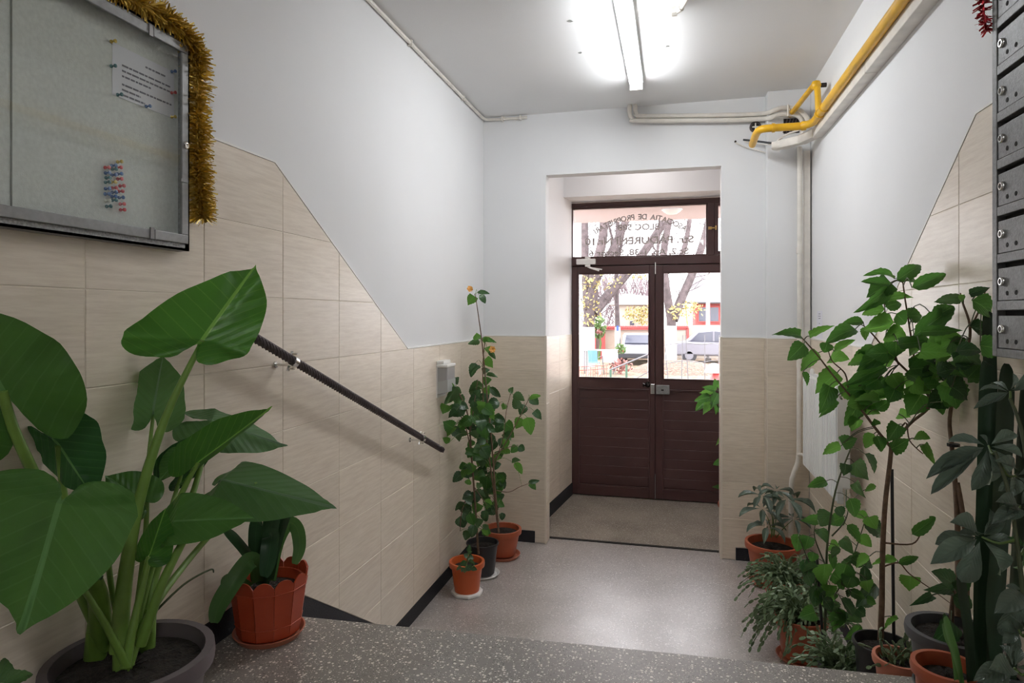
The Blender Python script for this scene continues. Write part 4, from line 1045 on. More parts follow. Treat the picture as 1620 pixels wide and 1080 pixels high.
for pts, w, m, nr_ in (
    ([(414, 925, 1.95), (420, 880, 1.95), (432, 820, 1.93), (438, 766, 1.90)], 29, 'strap', (-.2, .1, -1)),
    ([(428, 915, 1.96), (436, 865, 1.97), (452, 815, 1.99), (474, 768, 2.0)], 24, 'strap', (-.3, .2, -1)),
    ([(410, 915, 1.95), (394, 878, 1.93), (372, 850, 1.90), (358, 836, 1.88)], 20, 'strap', (-.3, .4, -.8)),
    ([(404, 918, 1.96), (404, 860, 1.95), (406, 830, 1.94), (412, 822, 1.92)], 22, 'strap', (.3, .1, -1)),
    ([(418, 922, 1.94), (424, 880, 1.90), (430, 846, 1.87), (428, 862, 1.84), (424, 890, 1.83), (418, 912, 1.83)], 27, 'strap', (0, .1, -1)),
    ([(430, 918, 1.97), (440, 860, 1.99), (456, 828, 2.0), (470, 836, 1.99), (474, 866, 1.97), (466, 892, 1.96)], 22, 'strapb', (.2, .2, -1)),
    ([(408, 920, 1.93), (404, 890, 1.88), (392, 890, 1.84), (368, 922, 1.80), (346, 958, 1.78), (339, 985, 1.77)], 27, 'strapb', (.3, .5, -.8)),
    ([(398, 925, 1.92), (372, 912, 1.88), (356, 916, 1.86), (354, 934, 1.86)], 10, 'strapb', (.2, .5, -.8))):
    strap(cl_, pts, w, M[m], nr_)
saucer(cc, ZL, .104, .02, M['terra_s'], 'pale terracotta saucer under the scalloped red-brown pot')

# small plant at the lower left edge
sp = thing('small_leafy_plant', 'small glossy leafed plant cut off at the lower left edge', 'plant', (-1.0, .72, ZL))
pot(sp, (-1.0, .72), ZL, .075, .055, .22, M['charcoal'], rim=.008, rimh=.014)
pb = [V((-1.0, .72, ZL + .19)), V((-.99, .73, ZL + .27)), P(-8, 1085, 1.0)]
obj('stem', MB().tube(bez(pb, 4), [.004, .002], 6), M['greenstem'], sp, smooth=True)
rn = random.Random(5)
tw = leaves(sp, HIBD, [(-10, 1085, 8, 1040, 26), (8, 1082, 52, 1066, 22), (-14, 1090, -50, 1060, 30), (0, 1092, 30, 1098, 22)], [bez(pb, 4)], lambda u, v: 1.0, rn, dj=.01)
obj('leaf_stalks', tw, M['greenstem'], sp, kind='stuff')

# ------------------------------------------------------------------ left corner: three pots with hibiscus
oc = (-1.135, 3.50)
op = thing('small_potted_plant', 'small bright orange pot with a low sprouting plant, nearest of the corner pots', 'plant', (*oc, .02))
pot(op, oc, .02, .100, .070, .165, M['terra2'], rim=.014, rimh=.028, soil=.035)
rn = random.Random(11)
stm = branchset(op, [([(735, 905, 3.47), (738, 893, 3.47), (740, 880, 3.46), (741, 872, 3.46)], .005, .002), ([(735, 905, 3.47), (730, 898, 3.46), (725, 894, 3.45)], .004, .002), ([(737, 903, 3.47), (746, 897, 3.45), (751, 893, 3.45)], .004, .002)], M['greenstem'])
tw = leaves(op, HIBD, [(740, 872, 743, 860, 6), (740, 880, 733, 876, 6), (741, 881, 750, 884, 8), (738, 888, 728, 893, 7), (741, 888, 752, 893, 8), (739, 894, 745, 902, 9), (730, 897, 722, 902, 5), (745, 897, 755, 901, 6), (735, 898, 730, 905, 6), (741, 876, 747, 872, 6)], stm, lambda u, v: 3.45, rn, dj=.03)
obj('leaf_stalks', tw, M['greenstem'], op, kind='stuff')
o = obj('plant_saucer', MB().prism([V((oc[0] + .092 * math.cos(a), oc[1] + .092 * math.sin(a), 0)) for a in [PI / 8 + k * PI / 4 for k in range(8)]], (0, 0, .02)), M['whitepl'], bevel=.006); tag(o, 'white octagonal saucer under the small orange pot', 'saucer')

kc = (-1.125, 3.775)
kp = thing('hibiscus_plant', 'slender hibiscus in a black pot against the left wall', 'plant', (*kc, .014))
pot(kp, kc, .014, .098, .072, .185, M['blackpl'], rim=.006, rimh=.012, soil=.03)
saucer(kc, 0, .105, .016, M['whitepl'], 'thin white saucer under the black corner pot')
tcn = (-1.085, 4.095)
tp = thing('hibiscus_plant', 'tall hibiscus with apricot buds in a terracotta pot in the left corner', 'plant', (*tcn, .02))
pot(tp, tcn, .02, .125, .085, .165, M['terra'], rim=.014, rimh=.03, soil=.03)
saucer(tcn, 0, .118, .022, M['terra_s'], 'brown saucer under the terracotta corner pot')
rn = random.Random(21)
dT, dK = 4.10, 3.82
bT = branchset(tp, [([(789, 842, dT), (783, 770, dT), (778, 700, dT), (770, 620, dT), (763, 545, dT), (757, 500, dT), (752, 466, dT)], .007, .0022),
                    ([(789, 842, dT), (779, 760, dT), (766, 660, dT), (764, 580, dT), (767, 540, dT)], .006, .002),
                    ([(780, 730, dT), (800, 700, dT), (822, 660, dT - .05), (838, 628, dT - .05)], .004, .002),
                    ([(783, 775, dT), (805, 778, dT), (822, 770, dT - .1), (838, 764, dT - .12)], .003, .0015),
                    ([(781, 740, dT), (796, 690, dT), (801, 650, dT), (808, 622, dT)], .003, .0015),
                    ([(779, 720, dT), (802, 708, dT - .05), (818, 705, dT - .05)], .003, .0015)], M['bark'])
bK = branchset(kp, [([(757, 876, dK), (752, 800, dK), (746, 720, dK), (741, 660, dK), (728, 625, dK - .03), (716, 606, dK - .03)], .0075, .0025),
                    ([(746, 720, dK), (738, 680, dK), (724, 650, dK), (706, 640, dK)], .004, .002),
                    ([(751, 790, dK), (738, 790, dK), (730, 812, dK), (728, 840, dK)], .004, .002),
                    ([(750, 770, dK), (764, 790, dK - .03), (770, 800, dK - .05)], .003, .002),
                    ([(743, 690, dK), (750, 640, dK), (756, 600, dK)], .004, .002)], M['bark'])
lt = [(750, 468, 740, 483, 13), (755, 463, 775, 465, 6), (758, 467, 768, 480, 10), (756, 537, 754, 526, 14), (759, 541, 740, 544, 8), (764, 540, 775, 533, 8), (766, 538, 786, 542, 7), (770, 549, 778, 565, 11), (773, 556, 784, 568, 7), (767, 568, 780, 582, 13), (752, 574, 745, 597, 11), (760, 580, 745, 590, 6), (763, 588, 776, 585, 9), (770, 592, 788, 597, 6), (764, 605, 778, 600, 12), (775, 612, 792, 628, 9), (764, 608, 742, 618, 15), (752, 614, 750, 632, 15), (768, 612, 774, 626, 12)]
lt += [(808, 622, 812, 612, 8), (812, 624, 830, 634, 12), (838, 628, 852, 640, 12), (838, 632, 856, 626, 9), (830, 640, 822, 656, 12), (845, 650, 857, 664, 10), (834, 660, 840, 688, 16), (826, 662, 816, 678, 14), (822, 646, 812, 630, 12), (800, 640, 795, 648, 12), (818, 705, 808, 716, 10), (820, 706, 830, 712, 10), (814, 732, 826, 750, 10), (810, 730, 824, 728, 9), (838, 764, 848, 775, 9), (836, 763, 854, 760, 6)]
def scatter(n, paths, u0, u1, v0, v1, ln, rnd):
    out = []
    while len(out) < n:
        u, v = rnd.uniform(u0, u1), rnd.uniform(v0, v1)
        l = rnd.uniform(*ln); a = rnd.uniform(-1.25, 1.25)
        out.append((u, v, u + l * math.sin(a), v + l * math.cos(a) * rnd.choice((1, 1, 1, -.6)), l * rnd.uniform(.55, .85)))
    return out
lt += scatter(46, bT, 757, 802, 625, 762, (15, 24), rn) + scatter(14, bT, 768, 796, 760, 832, (12, 20), rn)
tw = leaves(tp, HIB[:2] + HIBD, lt, bT, lambda u, v: dT - (.05 if u > 800 else 0), rn, dj=.11, pet=.0014)
obj('leaf_stalks', tw, M['greenstem'], tp, kind='stuff')
lk = scatter(40, bK, 708, 770, 622, 722, (15, 24), rn) + scatter(16, bK, 722, 764, 705, 790, (14, 22), rn) + scatter(20, bK, 724, 768, 785, 850, (13, 22), rn) + [(716, 606, 705, 618, 12), (720, 607, 726, 596, 10), (722, 612, 702, 640, 14), (706, 640, 700, 655, 14), (718, 615, 730, 622, 10)]
tw = leaves(kp, HIB[:2] + HIBD, lk, bK, lambda u, v: dK, rn, dj=.09, pet=.0014)
obj('leaf_stalks', tw, M['greenstem'], kp, kind='stuff')
for (u, v, k_) in ((746, 459, .7), (780, 553, 1)):
    c = P(u, v, dT - .02); 
    for j in range(6):
        a = j * PI / 3; tip = c + V((.024 * math.cos(a) * k_, -.01, .024 * math.sin(a) * k_)) + V((-.012, 0, .012)) * (1 if k_ < 1 else .2)
        place('petal', bpy.data.meshes.get('petal_mesh') or (lambda me: (setattr(me, 'name', 'petal_mesh'), me)[1])(unit_leaf('petal', M['petal'], obov, .2, .3, .08, rows=6)), basis(c, tip, camdir(0, .2, -1), .022), tp)

# ------------------------------------------------------------------ right side
def palm(root, c, n, R, droop, rnd, d, meshes=SCH, w=.36, spread=2 * PI, a0=0.0, tilt=(0, 1, -.3), nm='leaflet'):
    """whorl of leaflets round a centre point"""
    C_ = P(*c); nn = camdir(*tilt).normalized(); ex = nn.orthogonal().normalized(); ey = nn.cross(ex)
    for k in range(n):
        a = a0 + spread * k / n + rnd.uniform(-.15, .15)
        dirv = ex * math.cos(a) + ey * math.sin(a); L = px(R, d) * rnd.uniform(.8, 1.1)
        B = C_ + dirv * L * .12; T = C_ + dirv * L + V((0, 0, -droop * L)) 
        place(nm, rnd.choice(meshes), basis(B, T, nn, L * w), root)
rn = random.Random(31)
# corner umbrella plant
uc = (.565, 4.06)
up_ = thing('umbrella_plant', 'young umbrella plant in a wide terracotta pot in the right corner', 'plant', (*uc, .018))
pot(up_, uc, .018, .152, .108, .225, M['terra'], rim=.016, rimh=.034, soil=.04)
saucer(uc, 0, .13, .02, M['terra_s'], 'terracotta saucer under the corner pot by the vertical pipe')
du = 3.86
bs = branchset(up_, [([(1214, 848, du), (1214, 838, du), (1214, 832, du)], .004, .002), ([(1220, 850, du), (1222, 818, du), (1207, 784, du)], .004, .0015), ([(1222, 846, du), (1215, 820, du), (1206, 805, du)], .003, .0015), ([(1224, 848, du), (1228, 820, du), (1243, 790, du)], .004, .0015), ([(1228, 850, du), (1240, 835, du - .05), (1254, 822, du - .05)], .003, .0015), ([(1224, 846, du), (1224, 812, du + .05), (1226, 776, du + .05)], .003, .0015)], M['greenstem'])
for c, R in (((1206, 783, du), 36), ((1206, 804, du), 34), ((1244, 789, du - .03), 42), ((1214, 832, du - .04), 30), ((1256, 820, du - .05), 30), ((1228, 775, du + .05), 30)):
    palm(up_, c, 6, R, .35, rn, du, a0=rn.random() * 6, tilt=(0, 1, -.25), w=.30)
# christmas cacti
segp = [(0, 0), (.26, .18), (.36, .55), (.27, .88), (0, 1)]
def cactus(root, c, z, n, reach, seg, rnd, drop, m=None, bias=(0, 0)):
    for i in range(n):
        a = rnd.uniform(0, 2 * PI); el = rnd.uniform(.25, 1.35)
        d = V((math.cos(a) * math.cos(el) + bias[0], math.sin(a) * math.cos(el) + bias[1], math.sin(el))).normalized()
        p = V((c[0] + rnd.uniform(-.04, .04), c[1] + rnd.uniform(-.04, .04), z)); mb = MB()
        L = reach * rnd.uniform(.5, 1.1); k = max(3, int(L / seg))
        for j in range(k):
            t = d.normalized(); q = p + t * seg
            sd_ = t.cross(V((rnd.uniform(-1, 1), rnd.uniform(-1, 1), rnd.uniform(.2, 1)))).normalized(); nn = sd_.cross(t)
            vs = []; o0 = len(mb.v)
            for x, y in segp + [(-x, y) for x, y in segp[-2:0:-1]]:
                vs.append(p + t * y * seg + sd_ * x * seg * .62 + nn * .0012); mb.uv[o0 + len(vs) - 1] = (.5 + x, y)
            m0 = len(vs); vs2 = [v_ - nn * .0024 for v_ in vs]
            for q_ in range(m0): mb.uv[o0 + m0 + q_] = mb.uv[o0 + q_]
            mb.add(vs + vs2, [tuple(range(m0)), tuple(range(2 * m0 - 1, m0 - 1, -1))] + [(e, m0 + e, m0 + (e + 1) % m0, (e + 1) % m0) for e in range(m0)])
            p = q; d = d + V((rnd.uniform(-.25, .25), rnd.uniform(-.25, .25), -drop * rnd.uniform(.5, 1.3)))
            if p.z < .02 + rnd.random() * .02: break
        obj('branch', mb, m or M['cact'], root)
c1 = (.565, 3.66)
k1 = thing('christmas_cactus', 'bushy christmas cactus in a pot in front of the corner umbrella plant', 'plant', (*c1, 0))
pot(k1, c1, 0, .105, .075, .19, M['terra'], rim=.012, rimh=.026, soil=.03)
cactus(k1, c1, .17, 170, .27, .030, rn, .22, bias=(-.15, -.1))
c2_ = (.565, 3.20)
k2 = thing('christmas_cactus', 'christmas cactus trailing over a terracotta pot on the lobby floor', 'plant', (*c2_, .015))
pot(k2, c2_, .015, .118, .078, .185, M['terra'], rim=.012, rimh=.03, soil=.03)
saucer(c2_, 0, .105, .018, M['terra_s'], 'brown saucer under the trailing cactus pot')
cactus(k2, c2_, .19, 170, .31, .030, rn, .26, bias=(-.32, .1))
c3_ = (.56, 2.44)
k3 = thing('christmas_cactus', 'low spreading cactus in a dark pot on the stair behind the landing edge', 'plant', (*c3_, .153))
pot(k3, c3_, .153, .075, .055, .22, M['charcoal'], rim=.008, rimh=.018, soil=.03)
cactus(k3, c3_, .355, 90, .20, .026, rn, .20, bias=(-.1, 0))

# large hibiscus in black pot on the stair
hz = ZL - .153 * 2
hc = (.655, 2.31)
hb = thing('hibiscus_plant', 'large bushy hibiscus in a black pot against the right wall', 'plant', (*hc, hz))
pot(hb, hc, hz, .088, .066, .215, M['blackpl'], rim=.006, rimh=.014, soil=.03)
c8 = lambda x, y: (1140 + x / 2.842, 380 + y / 2.842)
c9 = lambda x, y: (1140 + x / 2.842, 700 + y / 2.842)
def Q(cv, l): return [(*cv(x, y), d) for x, y, d in l]
bb = branchset(hb, [([(1393, 1012, 2.09), (1395, 950, 2.09), (1396, 880, 2.09), (1400, 800, 2.10), (1408, 730, 2.10), (1410, 704, 2.10)], .0095, .0065),
    (Q(c8, [(765, 930, 2.10), (700, 850, 2.12), (640, 770, 2.14), (575, 690, 2.17), (500, 600, 2.20), (430, 510, 2.22), (360, 432, 2.24)]), .005, .002),
    (Q(c8, [(765, 930, 2.10), (850, 825, 2.10), (935, 750, 2.10), (925, 670, 2.10), (830, 580, 2.12), (740, 490, 2.14), (690, 430, 2.16), (645, 385, 2.18)]), .0055, .002),
    (Q(c8, [(935, 700, 2.10), (885, 610, 2.10), (862, 470, 2.10), (835, 300, 2.10), (818, 180, 2.10)]), .004, .002),
    (Q(c8, [(800, 560, 2.13), (760, 440, 2.13), (740, 330, 2.13), (735, 250, 2.13)]), .003, .0015),
    (Q(c8, [(575, 690, 2.17), (560, 600, 2.2), (500, 540, 2.22), (480, 470, 2.22)]), .003, .0015),
    (Q(c8, [(765, 930, 2.10), (830, 820, 2.05), (850, 900, 2.02), (910, 960, 2.0)]), .003, .0015),
    (Q(c9, [(735, 450, 2.09), (860, 455, 2.06), (905, 400, 2.05), (940, 345, 2.05)]), .003, .0012),
    (Q(c9, [(725, 560, 2.09), (800, 540, 2.07), (850, 590, 2.05), (950, 660, 2.02), (1030, 720, 2.0)]), .0028, .0012)], M['bark'])
hl = [(360, 430, 230, 425, 42), (375, 465, 300, 540, 62), (400, 430, 515, 383, 36), (605, 400, 470, 465, 58), (480, 460, 465, 505, 62), (512, 498, 607, 448, 32), (440, 505, 360, 590, 48), (370, 590, 388, 655, 30), (488, 540, 580, 535, 62), (525, 595, 425, 690, 85), (490, 655, 442, 780, 64), (515, 715, 440, 798, 34), (780, 172, 640, 160, 26), (760, 200, 630, 186, 34), (765, 190, 655, 258, 82), (755, 215, 598, 326, 50), (738, 310, 635, 335, 54), (640, 365, 548, 372, 34), (792, 180, 898, 112, 52), (860, 212, 1014, 150, 50), (818, 165, 880, 190, 60), (760, 262, 868, 258, 42), (742, 300, 812, 285, 74), (790, 330, 832, 375, 62), (842, 340, 906, 342, 58), (780, 370, 645, 405, 80), (742, 425, 835, 430, 80), (660, 390, 652, 450, 40), (700, 480, 600, 558, 52), (742, 500, 610, 590, 74), (742, 568, 558, 655, 52), (800, 468, 970, 450, 46), (870, 430, 1050, 300, 64), (900, 412, 1090, 405, 38), (1062, 430, 925, 405, 40), (960, 345, 1050, 296, 60), (900, 500, 1062, 512, 66), (850, 580, 972, 572, 62), (830, 600, 905, 645, 60), (800, 640, 708, 712, 54), (905, 690, 838, 792, 92), (1020, 640, 1060, 760, 150), (718, 722, 598, 722, 54), (640, 678, 580, 706, 56), (632, 715, 556, 835, 58), (620, 800, 588, 860, 54), (540, 925, 458, 964, 40), (545, 915, 615, 890, 54), (690, 870, 650, 935, 46), (702, 878, 722, 952, 46), (800, 828, 748, 908, 58), (768, 938, 852, 890, 58), (870, 890, 944, 892, 48), (915, 918, 970, 1018, 30), (800, 780, 856, 796, 44), (700, 830, 690, 800, 30), (960, 700, 1000, 785, 50), (940, 560, 1010, 610, 60), (780, 540, 690, 540, 70), (850, 520, 930, 470, 60), (740, 620, 680, 660, 50), (870, 640, 950, 690, 70), (900, 620, 960, 560, 60), (660, 500, 590, 560, 50), (720, 480, 800, 500, 60), (770, 600, 820, 680, 60), (700, 760, 760, 720, 40), (690, 720, 760, 700, 50)]
rn = random.Random(41)
for _ in range(34):
    x, y = rn.uniform(590, 1010), rn.uniform(430, 760); a = rn.uniform(-2.2, 2.2); l = rn.uniform(60, 105)
    hl.append((x, y, x + l * math.sin(a), y + l * math.cos(a) * .7, l * rn.uniform(.55, .8)))
twg = MB()
leaves(hb, HIB, hl, bb, lambda u, v: 2.10 + max(0, (1400 - u)) * .0011, rn, cv=c8, dj=.05, pet=.0016, twigs=twg)
h9 = [(670, 510, 610, 565, 46), (795, 528, 678, 552, 36), (800, 790, 735, 842, 36), (855, 600, 848, 668, 92), (800, 540, 890, 512, 28), (862, 412, 968, 335, 40), (940, 345, 965, 333, 18)]
leaves(hb, HIB, h9, bb, lambda u, v: 2.06, rn, cv=c9, dj=.03, pet=.0014, twigs=twg)
obj('leaf_stalks', twg, M['darkstem'], hb, kind='stuff')
obj('support_stake', MB().tube([P(1411, 742, 2.13), P(1414, 1012, 2.13)], .0052, 8), M['blackpl'], hb, label='thin black support stake')

# young hibiscus in front of the radiator
yc = (.60, 2.66)
yh = thing('hibiscus_plant', 'young hibiscus with thin stem and stake in front of the radiator', 'plant', (*yc, .153 - .153))
pot(yh, yc, 0, .085, .065, .18, M['charcoal'], rim=.008, rimh=.016, soil=.03)
dy = 2.45
by = branchset(yh, [([(1304, 1030, dy), (1307, 930, dy), (1309, 858, dy), (1322, 775, dy), (1344, 714, dy), (1351, 700, dy)], .0055, .002),
    (Q(c9, [(470, 750, dy), (540, 640, dy), (600, 500, dy), (640, 380, dy), (650, 340, dy)]), .003, .0015),
    (Q(c9, [(475, 560, dy), (430, 450, dy), (420, 400, dy)]), .003, .0015),
    (Q(c9, [(480, 700, dy), (440, 640, dy), (390, 520, dy), (350, 420, dy)]), .003, .0015),
    (Q(c9, [(500, 420, dy), (560, 350, dy), (580, 270, dy)]), .003, .0015)], M['darkstem'])
yl = [(520, 290, 545, 335, 50), (435, 345, 358, 350, 36), (500, 318, 448, 376, 68), (578, 250, 605, 335, 58), (440, 388, 478, 452, 42), (490, 462, 538, 475, 48), (568, 370, 628, 452, 44), (548, 430, 598, 502, 44), (500, 500, 508, 572, 28), (470, 545, 468, 645, 74), (565, 545, 538, 612, 72), (592, 590, 566, 652, 62), (648, 552, 650, 672, 38), (422, 640, 422, 738, 68), (492, 640, 488, 695, 52), (520, 745, 508, 845, 64), (588, 670, 652, 702, 34), (540, 700, 594, 782, 44), (402, 520, 385, 594, 72), (350, 410, 342, 490, 52), (396, 420, 378, 482, 46), (640, 350, 722, 424, 62), (610, 318, 665, 345, 42), (700, 640, 608, 742, 52), (580, 800, 498, 862, 36), (630, 822, 556, 884, 46), (600, 888, 572, 990, 64), (475, 172, 390, 200, 38), (562, 95, 552, 150, 44), (600, 90, 668, 170, 64), (648, 50, 690, 140, 46), (605, 180, 655, 250, 36), (700, 195, 650, 220, 26), (430, 600, 450, 660, 50), (500, 590, 560, 640, 50), (460, 700, 500, 760, 50), (540, 480, 500, 520, 40), (620, 420, 680, 470, 46), (590, 520, 640, 560, 40)]
rn = random.Random(51); twg = MB()
for _ in range(26):
    x, y = rn.uniform(360, 680), rn.uniform(330, 780); a = rn.uniform(-1.5, 1.5); l = rn.uniform(50, 90)
    yl.append((x, y, x + l * math.sin(a), y + l * math.cos(a) * .8, l * rn.uniform(.5, .75)))
leaves(yh, HIBD + HIB[:2], yl, by, lambda u, v: dy, rn, cv=c9, dj=.07, pet=.0014, twigs=twg)
obj('leaf_stalks', twg, M['darkstem'], yh, kind='stuff')
obj('support_stake', MB().tube([P(1292, 876, dy), P(1303, 1030, dy)], .005, 8), M['blackpl'], yh, label='short black support stake')

# small terracotta pot on the upper stair
sc2 = (.635, 2.085)
s2 = thing('small_potted_plant', 'low trailing plant in a small terracotta pot tucked behind the landing edge', 'plant', (*sc2, ZL - .153))
pot(s2, sc2, ZL - .153, .070, .052, .128, M['terra_s'], rim=.008, rimh=.022, soil=.025)
cactus(s2, sc2, ZL - .05, 22, .12, .024, random.Random(3), .25)

# big charcoal pot with woody hibiscus
gc = (.690, 1.872)
gh = thing('hibiscus_plant', 'woody hibiscus in a dark grey pot below the mailbox cabinet', 'plant', (*gc, ZL + .012))
pot(gh, gc, ZL + .012, .104, .078, .148, M['charcoal'], rim=.014, rimh=.026, soil=.022)
saucer(gc, ZL, .088, .014, M['charcoal'], 'dark grey saucer under the dark grey pot on the landing edge')
bg = branchset(gh, [(Q(c9, [(1065, 780, 1.72), (1068, 600, 1.74), (1066, 400, 1.76), (1056, 200, 1.80), (1040, 20, 1.84)]) + Q(c8, [(1030, 800, 1.88), (1062, 640, 1.92), (1112, 480, 1.95), (1120, 380, 1.96), (1088, 280, 1.97), (1078, 238, 1.97)]), .0085, .002),
    (Q(c9, [(1100, 780, 1.72), (1108, 480, 1.74), (1085, 300, 1.77), (1065, 180, 1.80)]), .0085, .006),
    (Q(c9, [(1036, 830, 1.68), (1040, 740, 1.67), (1048, 665, 1.67)]), .007, .004),
    (Q(c8, [(1062, 640, 1.92), (1000, 560, 1.95), (960, 480, 1.98)]), .004, .002),
    (Q(c8, [(1120, 400, 1.96), (1160, 320, 1.97), (1190, 230, 1.97)]), .003, .0015)], M['bark'])
gl8 = [(1085, 265, 960, 277, 38), (1118, 240, 1212, 212, 32), (1130, 270, 1215, 345, 88), (1122, 385, 1205, 430, 74), (1082, 428, 988, 492, 64), (1060, 500, 1172, 500, 56), (1090, 505, 1175, 600, 88), (1095, 245, 1085, 280, 30), (1100, 470, 1020, 440, 40), (1075, 560, 1150, 640, 70), (1060, 600, 990, 560, 70), (1040, 660, 1110, 720, 80), (1000, 600, 940, 640, 70), (1110, 620, 1170, 560, 70)]
rn = random.Random(61); twg = MB()
for _ in range(16):
    x, y = rn.uniform(930, 1190), rn.uniform(430, 700); a = rn.uniform(-2.4, 2.4); l = rn.uniform(70, 110)
    gl8.append((x, y, x + l * math.sin(a), y + l * math.cos(a) * .7, l * rn.uniform(.55, .8)))
leaves(gh, HIBD + HIB, gl8, bg, lambda u, v: 1.95, rn, cv=c8, dj=.04, pet=.0016, twigs=twg)
gl9 = [(1050, 640, 948, 578, 74), (1030, 655, 908, 662, 40), (1045, 690, 1132, 742, 62), (1035, 800, 922, 920, 100), (1050, 655, 1130, 620, 50), (950, 685, 845, 735, 30)]
leaves(gh, HIBD, gl9, bg, lambda u, v: 1.64, rn, cv=c9, dj=.02, pet=.002, twigs=twg)
obj('leaf_stalks', twg, M['darkstem'], gh, kind='stuff')
obj('support_stake', MB().tube([P(1557, 585, 1.80), P(1556, 990, 1.74)], .005, 8), M['blackpl'], gh, label='black support stake')
obj('stem_tie', MB().lathe([(.016, -.004), (.016, .004)], P(*c9(1046, 10), 1.84), 12), M['blackpl'], gh)

# snake plant
nc = (.70, 1.50)
sn = thing('snake_plant', 'tall dark upright snake plant under the mailbox cabinet', 'plant', (*nc, ZL))
pot(sn, nc, ZL, .105, .08, .18, M['charcoal'], rim=.012, rimh=.026, soil=.03)
for pts, w in (([(1548, 1230, 1.44), (1550, 1000, 1.46), (1556, 780, 1.50), (1560, 600, 1.54), (1562, 572, 1.55)], 25), ([(1570, 1230, 1.42), (1572, 1000, 1.44), (1582, 800, 1.47), (1590, 620, 1.50), (1592, 575, 1.51)], 27), ([(1590, 1230, 1.44), (1600, 1000, 1.46), (1612, 760, 1.5), (1618, 600, 1.52)], 26),
               ([(1540, 1220, 1.40), (1532, 1020, 1.41), (1520, 930, 1.42), (1518, 905, 1.42)], 18), ([(1562, 1220, 1.48), (1568, 900, 1.55), (1566, 640, 1.58), (1563, 515, 1.62), (1562, 492, 1.63)], 22), ([(1600, 1220, 1.39), (1570, 980, 1.40), (1585, 840, 1.41), (1596, 760, 1.42)], 20)):
    strap(sn, pts, w, M['sans'], (rn.uniform(-.3, .3), 0, -1), d=1.46, taper=.7)

# front terracotta pot with a young strap shoot
fc = (.605, 1.668)
fp = thing('small_potted_plant', 'terracotta pot with a bright green strap shoot at the right foreground', 'plant', (*fc, ZL))
pot(fp, fc, ZL, .072, .054, .165, M['terra'], rim=.010, rimh=.024, soil=.03)
strap(fp, [(1512, 1075, 1.40), (1508, 1030, 1.40), (1498, 1005, 1.395), (1492, 985, 1.39)], 15, M['strapb'], (.3, 0, -1), d=1.4)
strap(fp, [(1522, 1085, 1.40), (1512, 1040, 1.36), (1500, 1000, 1.34), (1494, 975, 1.33)], 16, M['strapb'], (.4, 0, -1), d=1.36)

# umbrella plant in the right foreground
ec = (.62, 1.14)
ue = thing('umbrella_plant', 'umbrella plant with dark grey-green leaf whorls at the right foreground', 'plant', (*ec, ZL))
pot(ue, ec, ZL, .11, .085, .17, M['charcoal'], rim=.012, rimh=.024, soil=.03)
c5 = lambda x, y: (1400 + x / 2.077, 560 + y / 2.077)
de = 1.32
be = branchset(ue, [([(1640, 1250, 1.10), (1625, 1000, 1.18), (1600, 800, 1.24), (1575, 715, 1.30)], .005, .003),
    ([(1640, 1250, 1.10), (1640, 900, 1.18), (1620, 700, 1.24), (1598, 630, 1.28)], .005, .003)], M['darkstem'])
def whorl(c, tips, w, d, m=SCH):
    C_ = P(*c5(*c), d)
    for (x, y) in tips:
        T = P(*c5(x, y), d + rn.uniform(-.05, .04)); L = (T - C_).length
        B = C_.lerp(T, .1); place('leaflet', rn.choice(m), basis(B, T, camdir(rn.uniform(-.3, .3), .7, -.7), min(w * px(1, d) / 2.077, L * .40)), ue)
    q = nearest(be, C_)
    obj('petiole', MB().tube(bez([q, (q + C_) / 2 + V((0, 0, -.01)), C_], 4), [.003, .002], 6), M['greenstem'], ue, smooth=True)
whorl((340, 300), [(205, 288), (182, 376), (135, 410), (150, 462), (285, 448), (320, 425), (452, 345), (430, 262), (310, 265), (400, 400)], 46, 1.34)
whorl((412, 122), [(348, 98), (308, 122), (345, 158), (460, 62), (474, 132), (420, 62), (290, 180)], 30, 1.30)
whorl((318, 600), [(212, 552), (165, 625), (148, 690), (250, 748), (372, 722), (430, 625), (345, 508), (398, 545), (240, 590)], 66, 1.26)
whorl((455, 775), [(360, 852), (396, 762), (388, 925), (470, 900), (520, 800)], 66, 1.20)
whorl((425, 1030), [(375, 955), (440, 960), (290, 1072), (340, 1035), (480, 1000), (360, 1085)], 66, 1.16)
whorl((445, 500), [(362, 486), (392, 545), (350, 560), (480, 430), (520, 540)], 46, 1.24)
whorl((430, 400), [(350, 392), (372, 450), (410, 470), (360, 350), (480, 440), (500, 380)], 46, 1.30)
whorl((440, 905), [(372, 900), (385, 950), (420, 975), (400, 850), (500, 930)], 56, 1.2)
whorl((455, 640), [(400, 600), (420, 700), (500, 600)], 56, 1.24, HIBD)

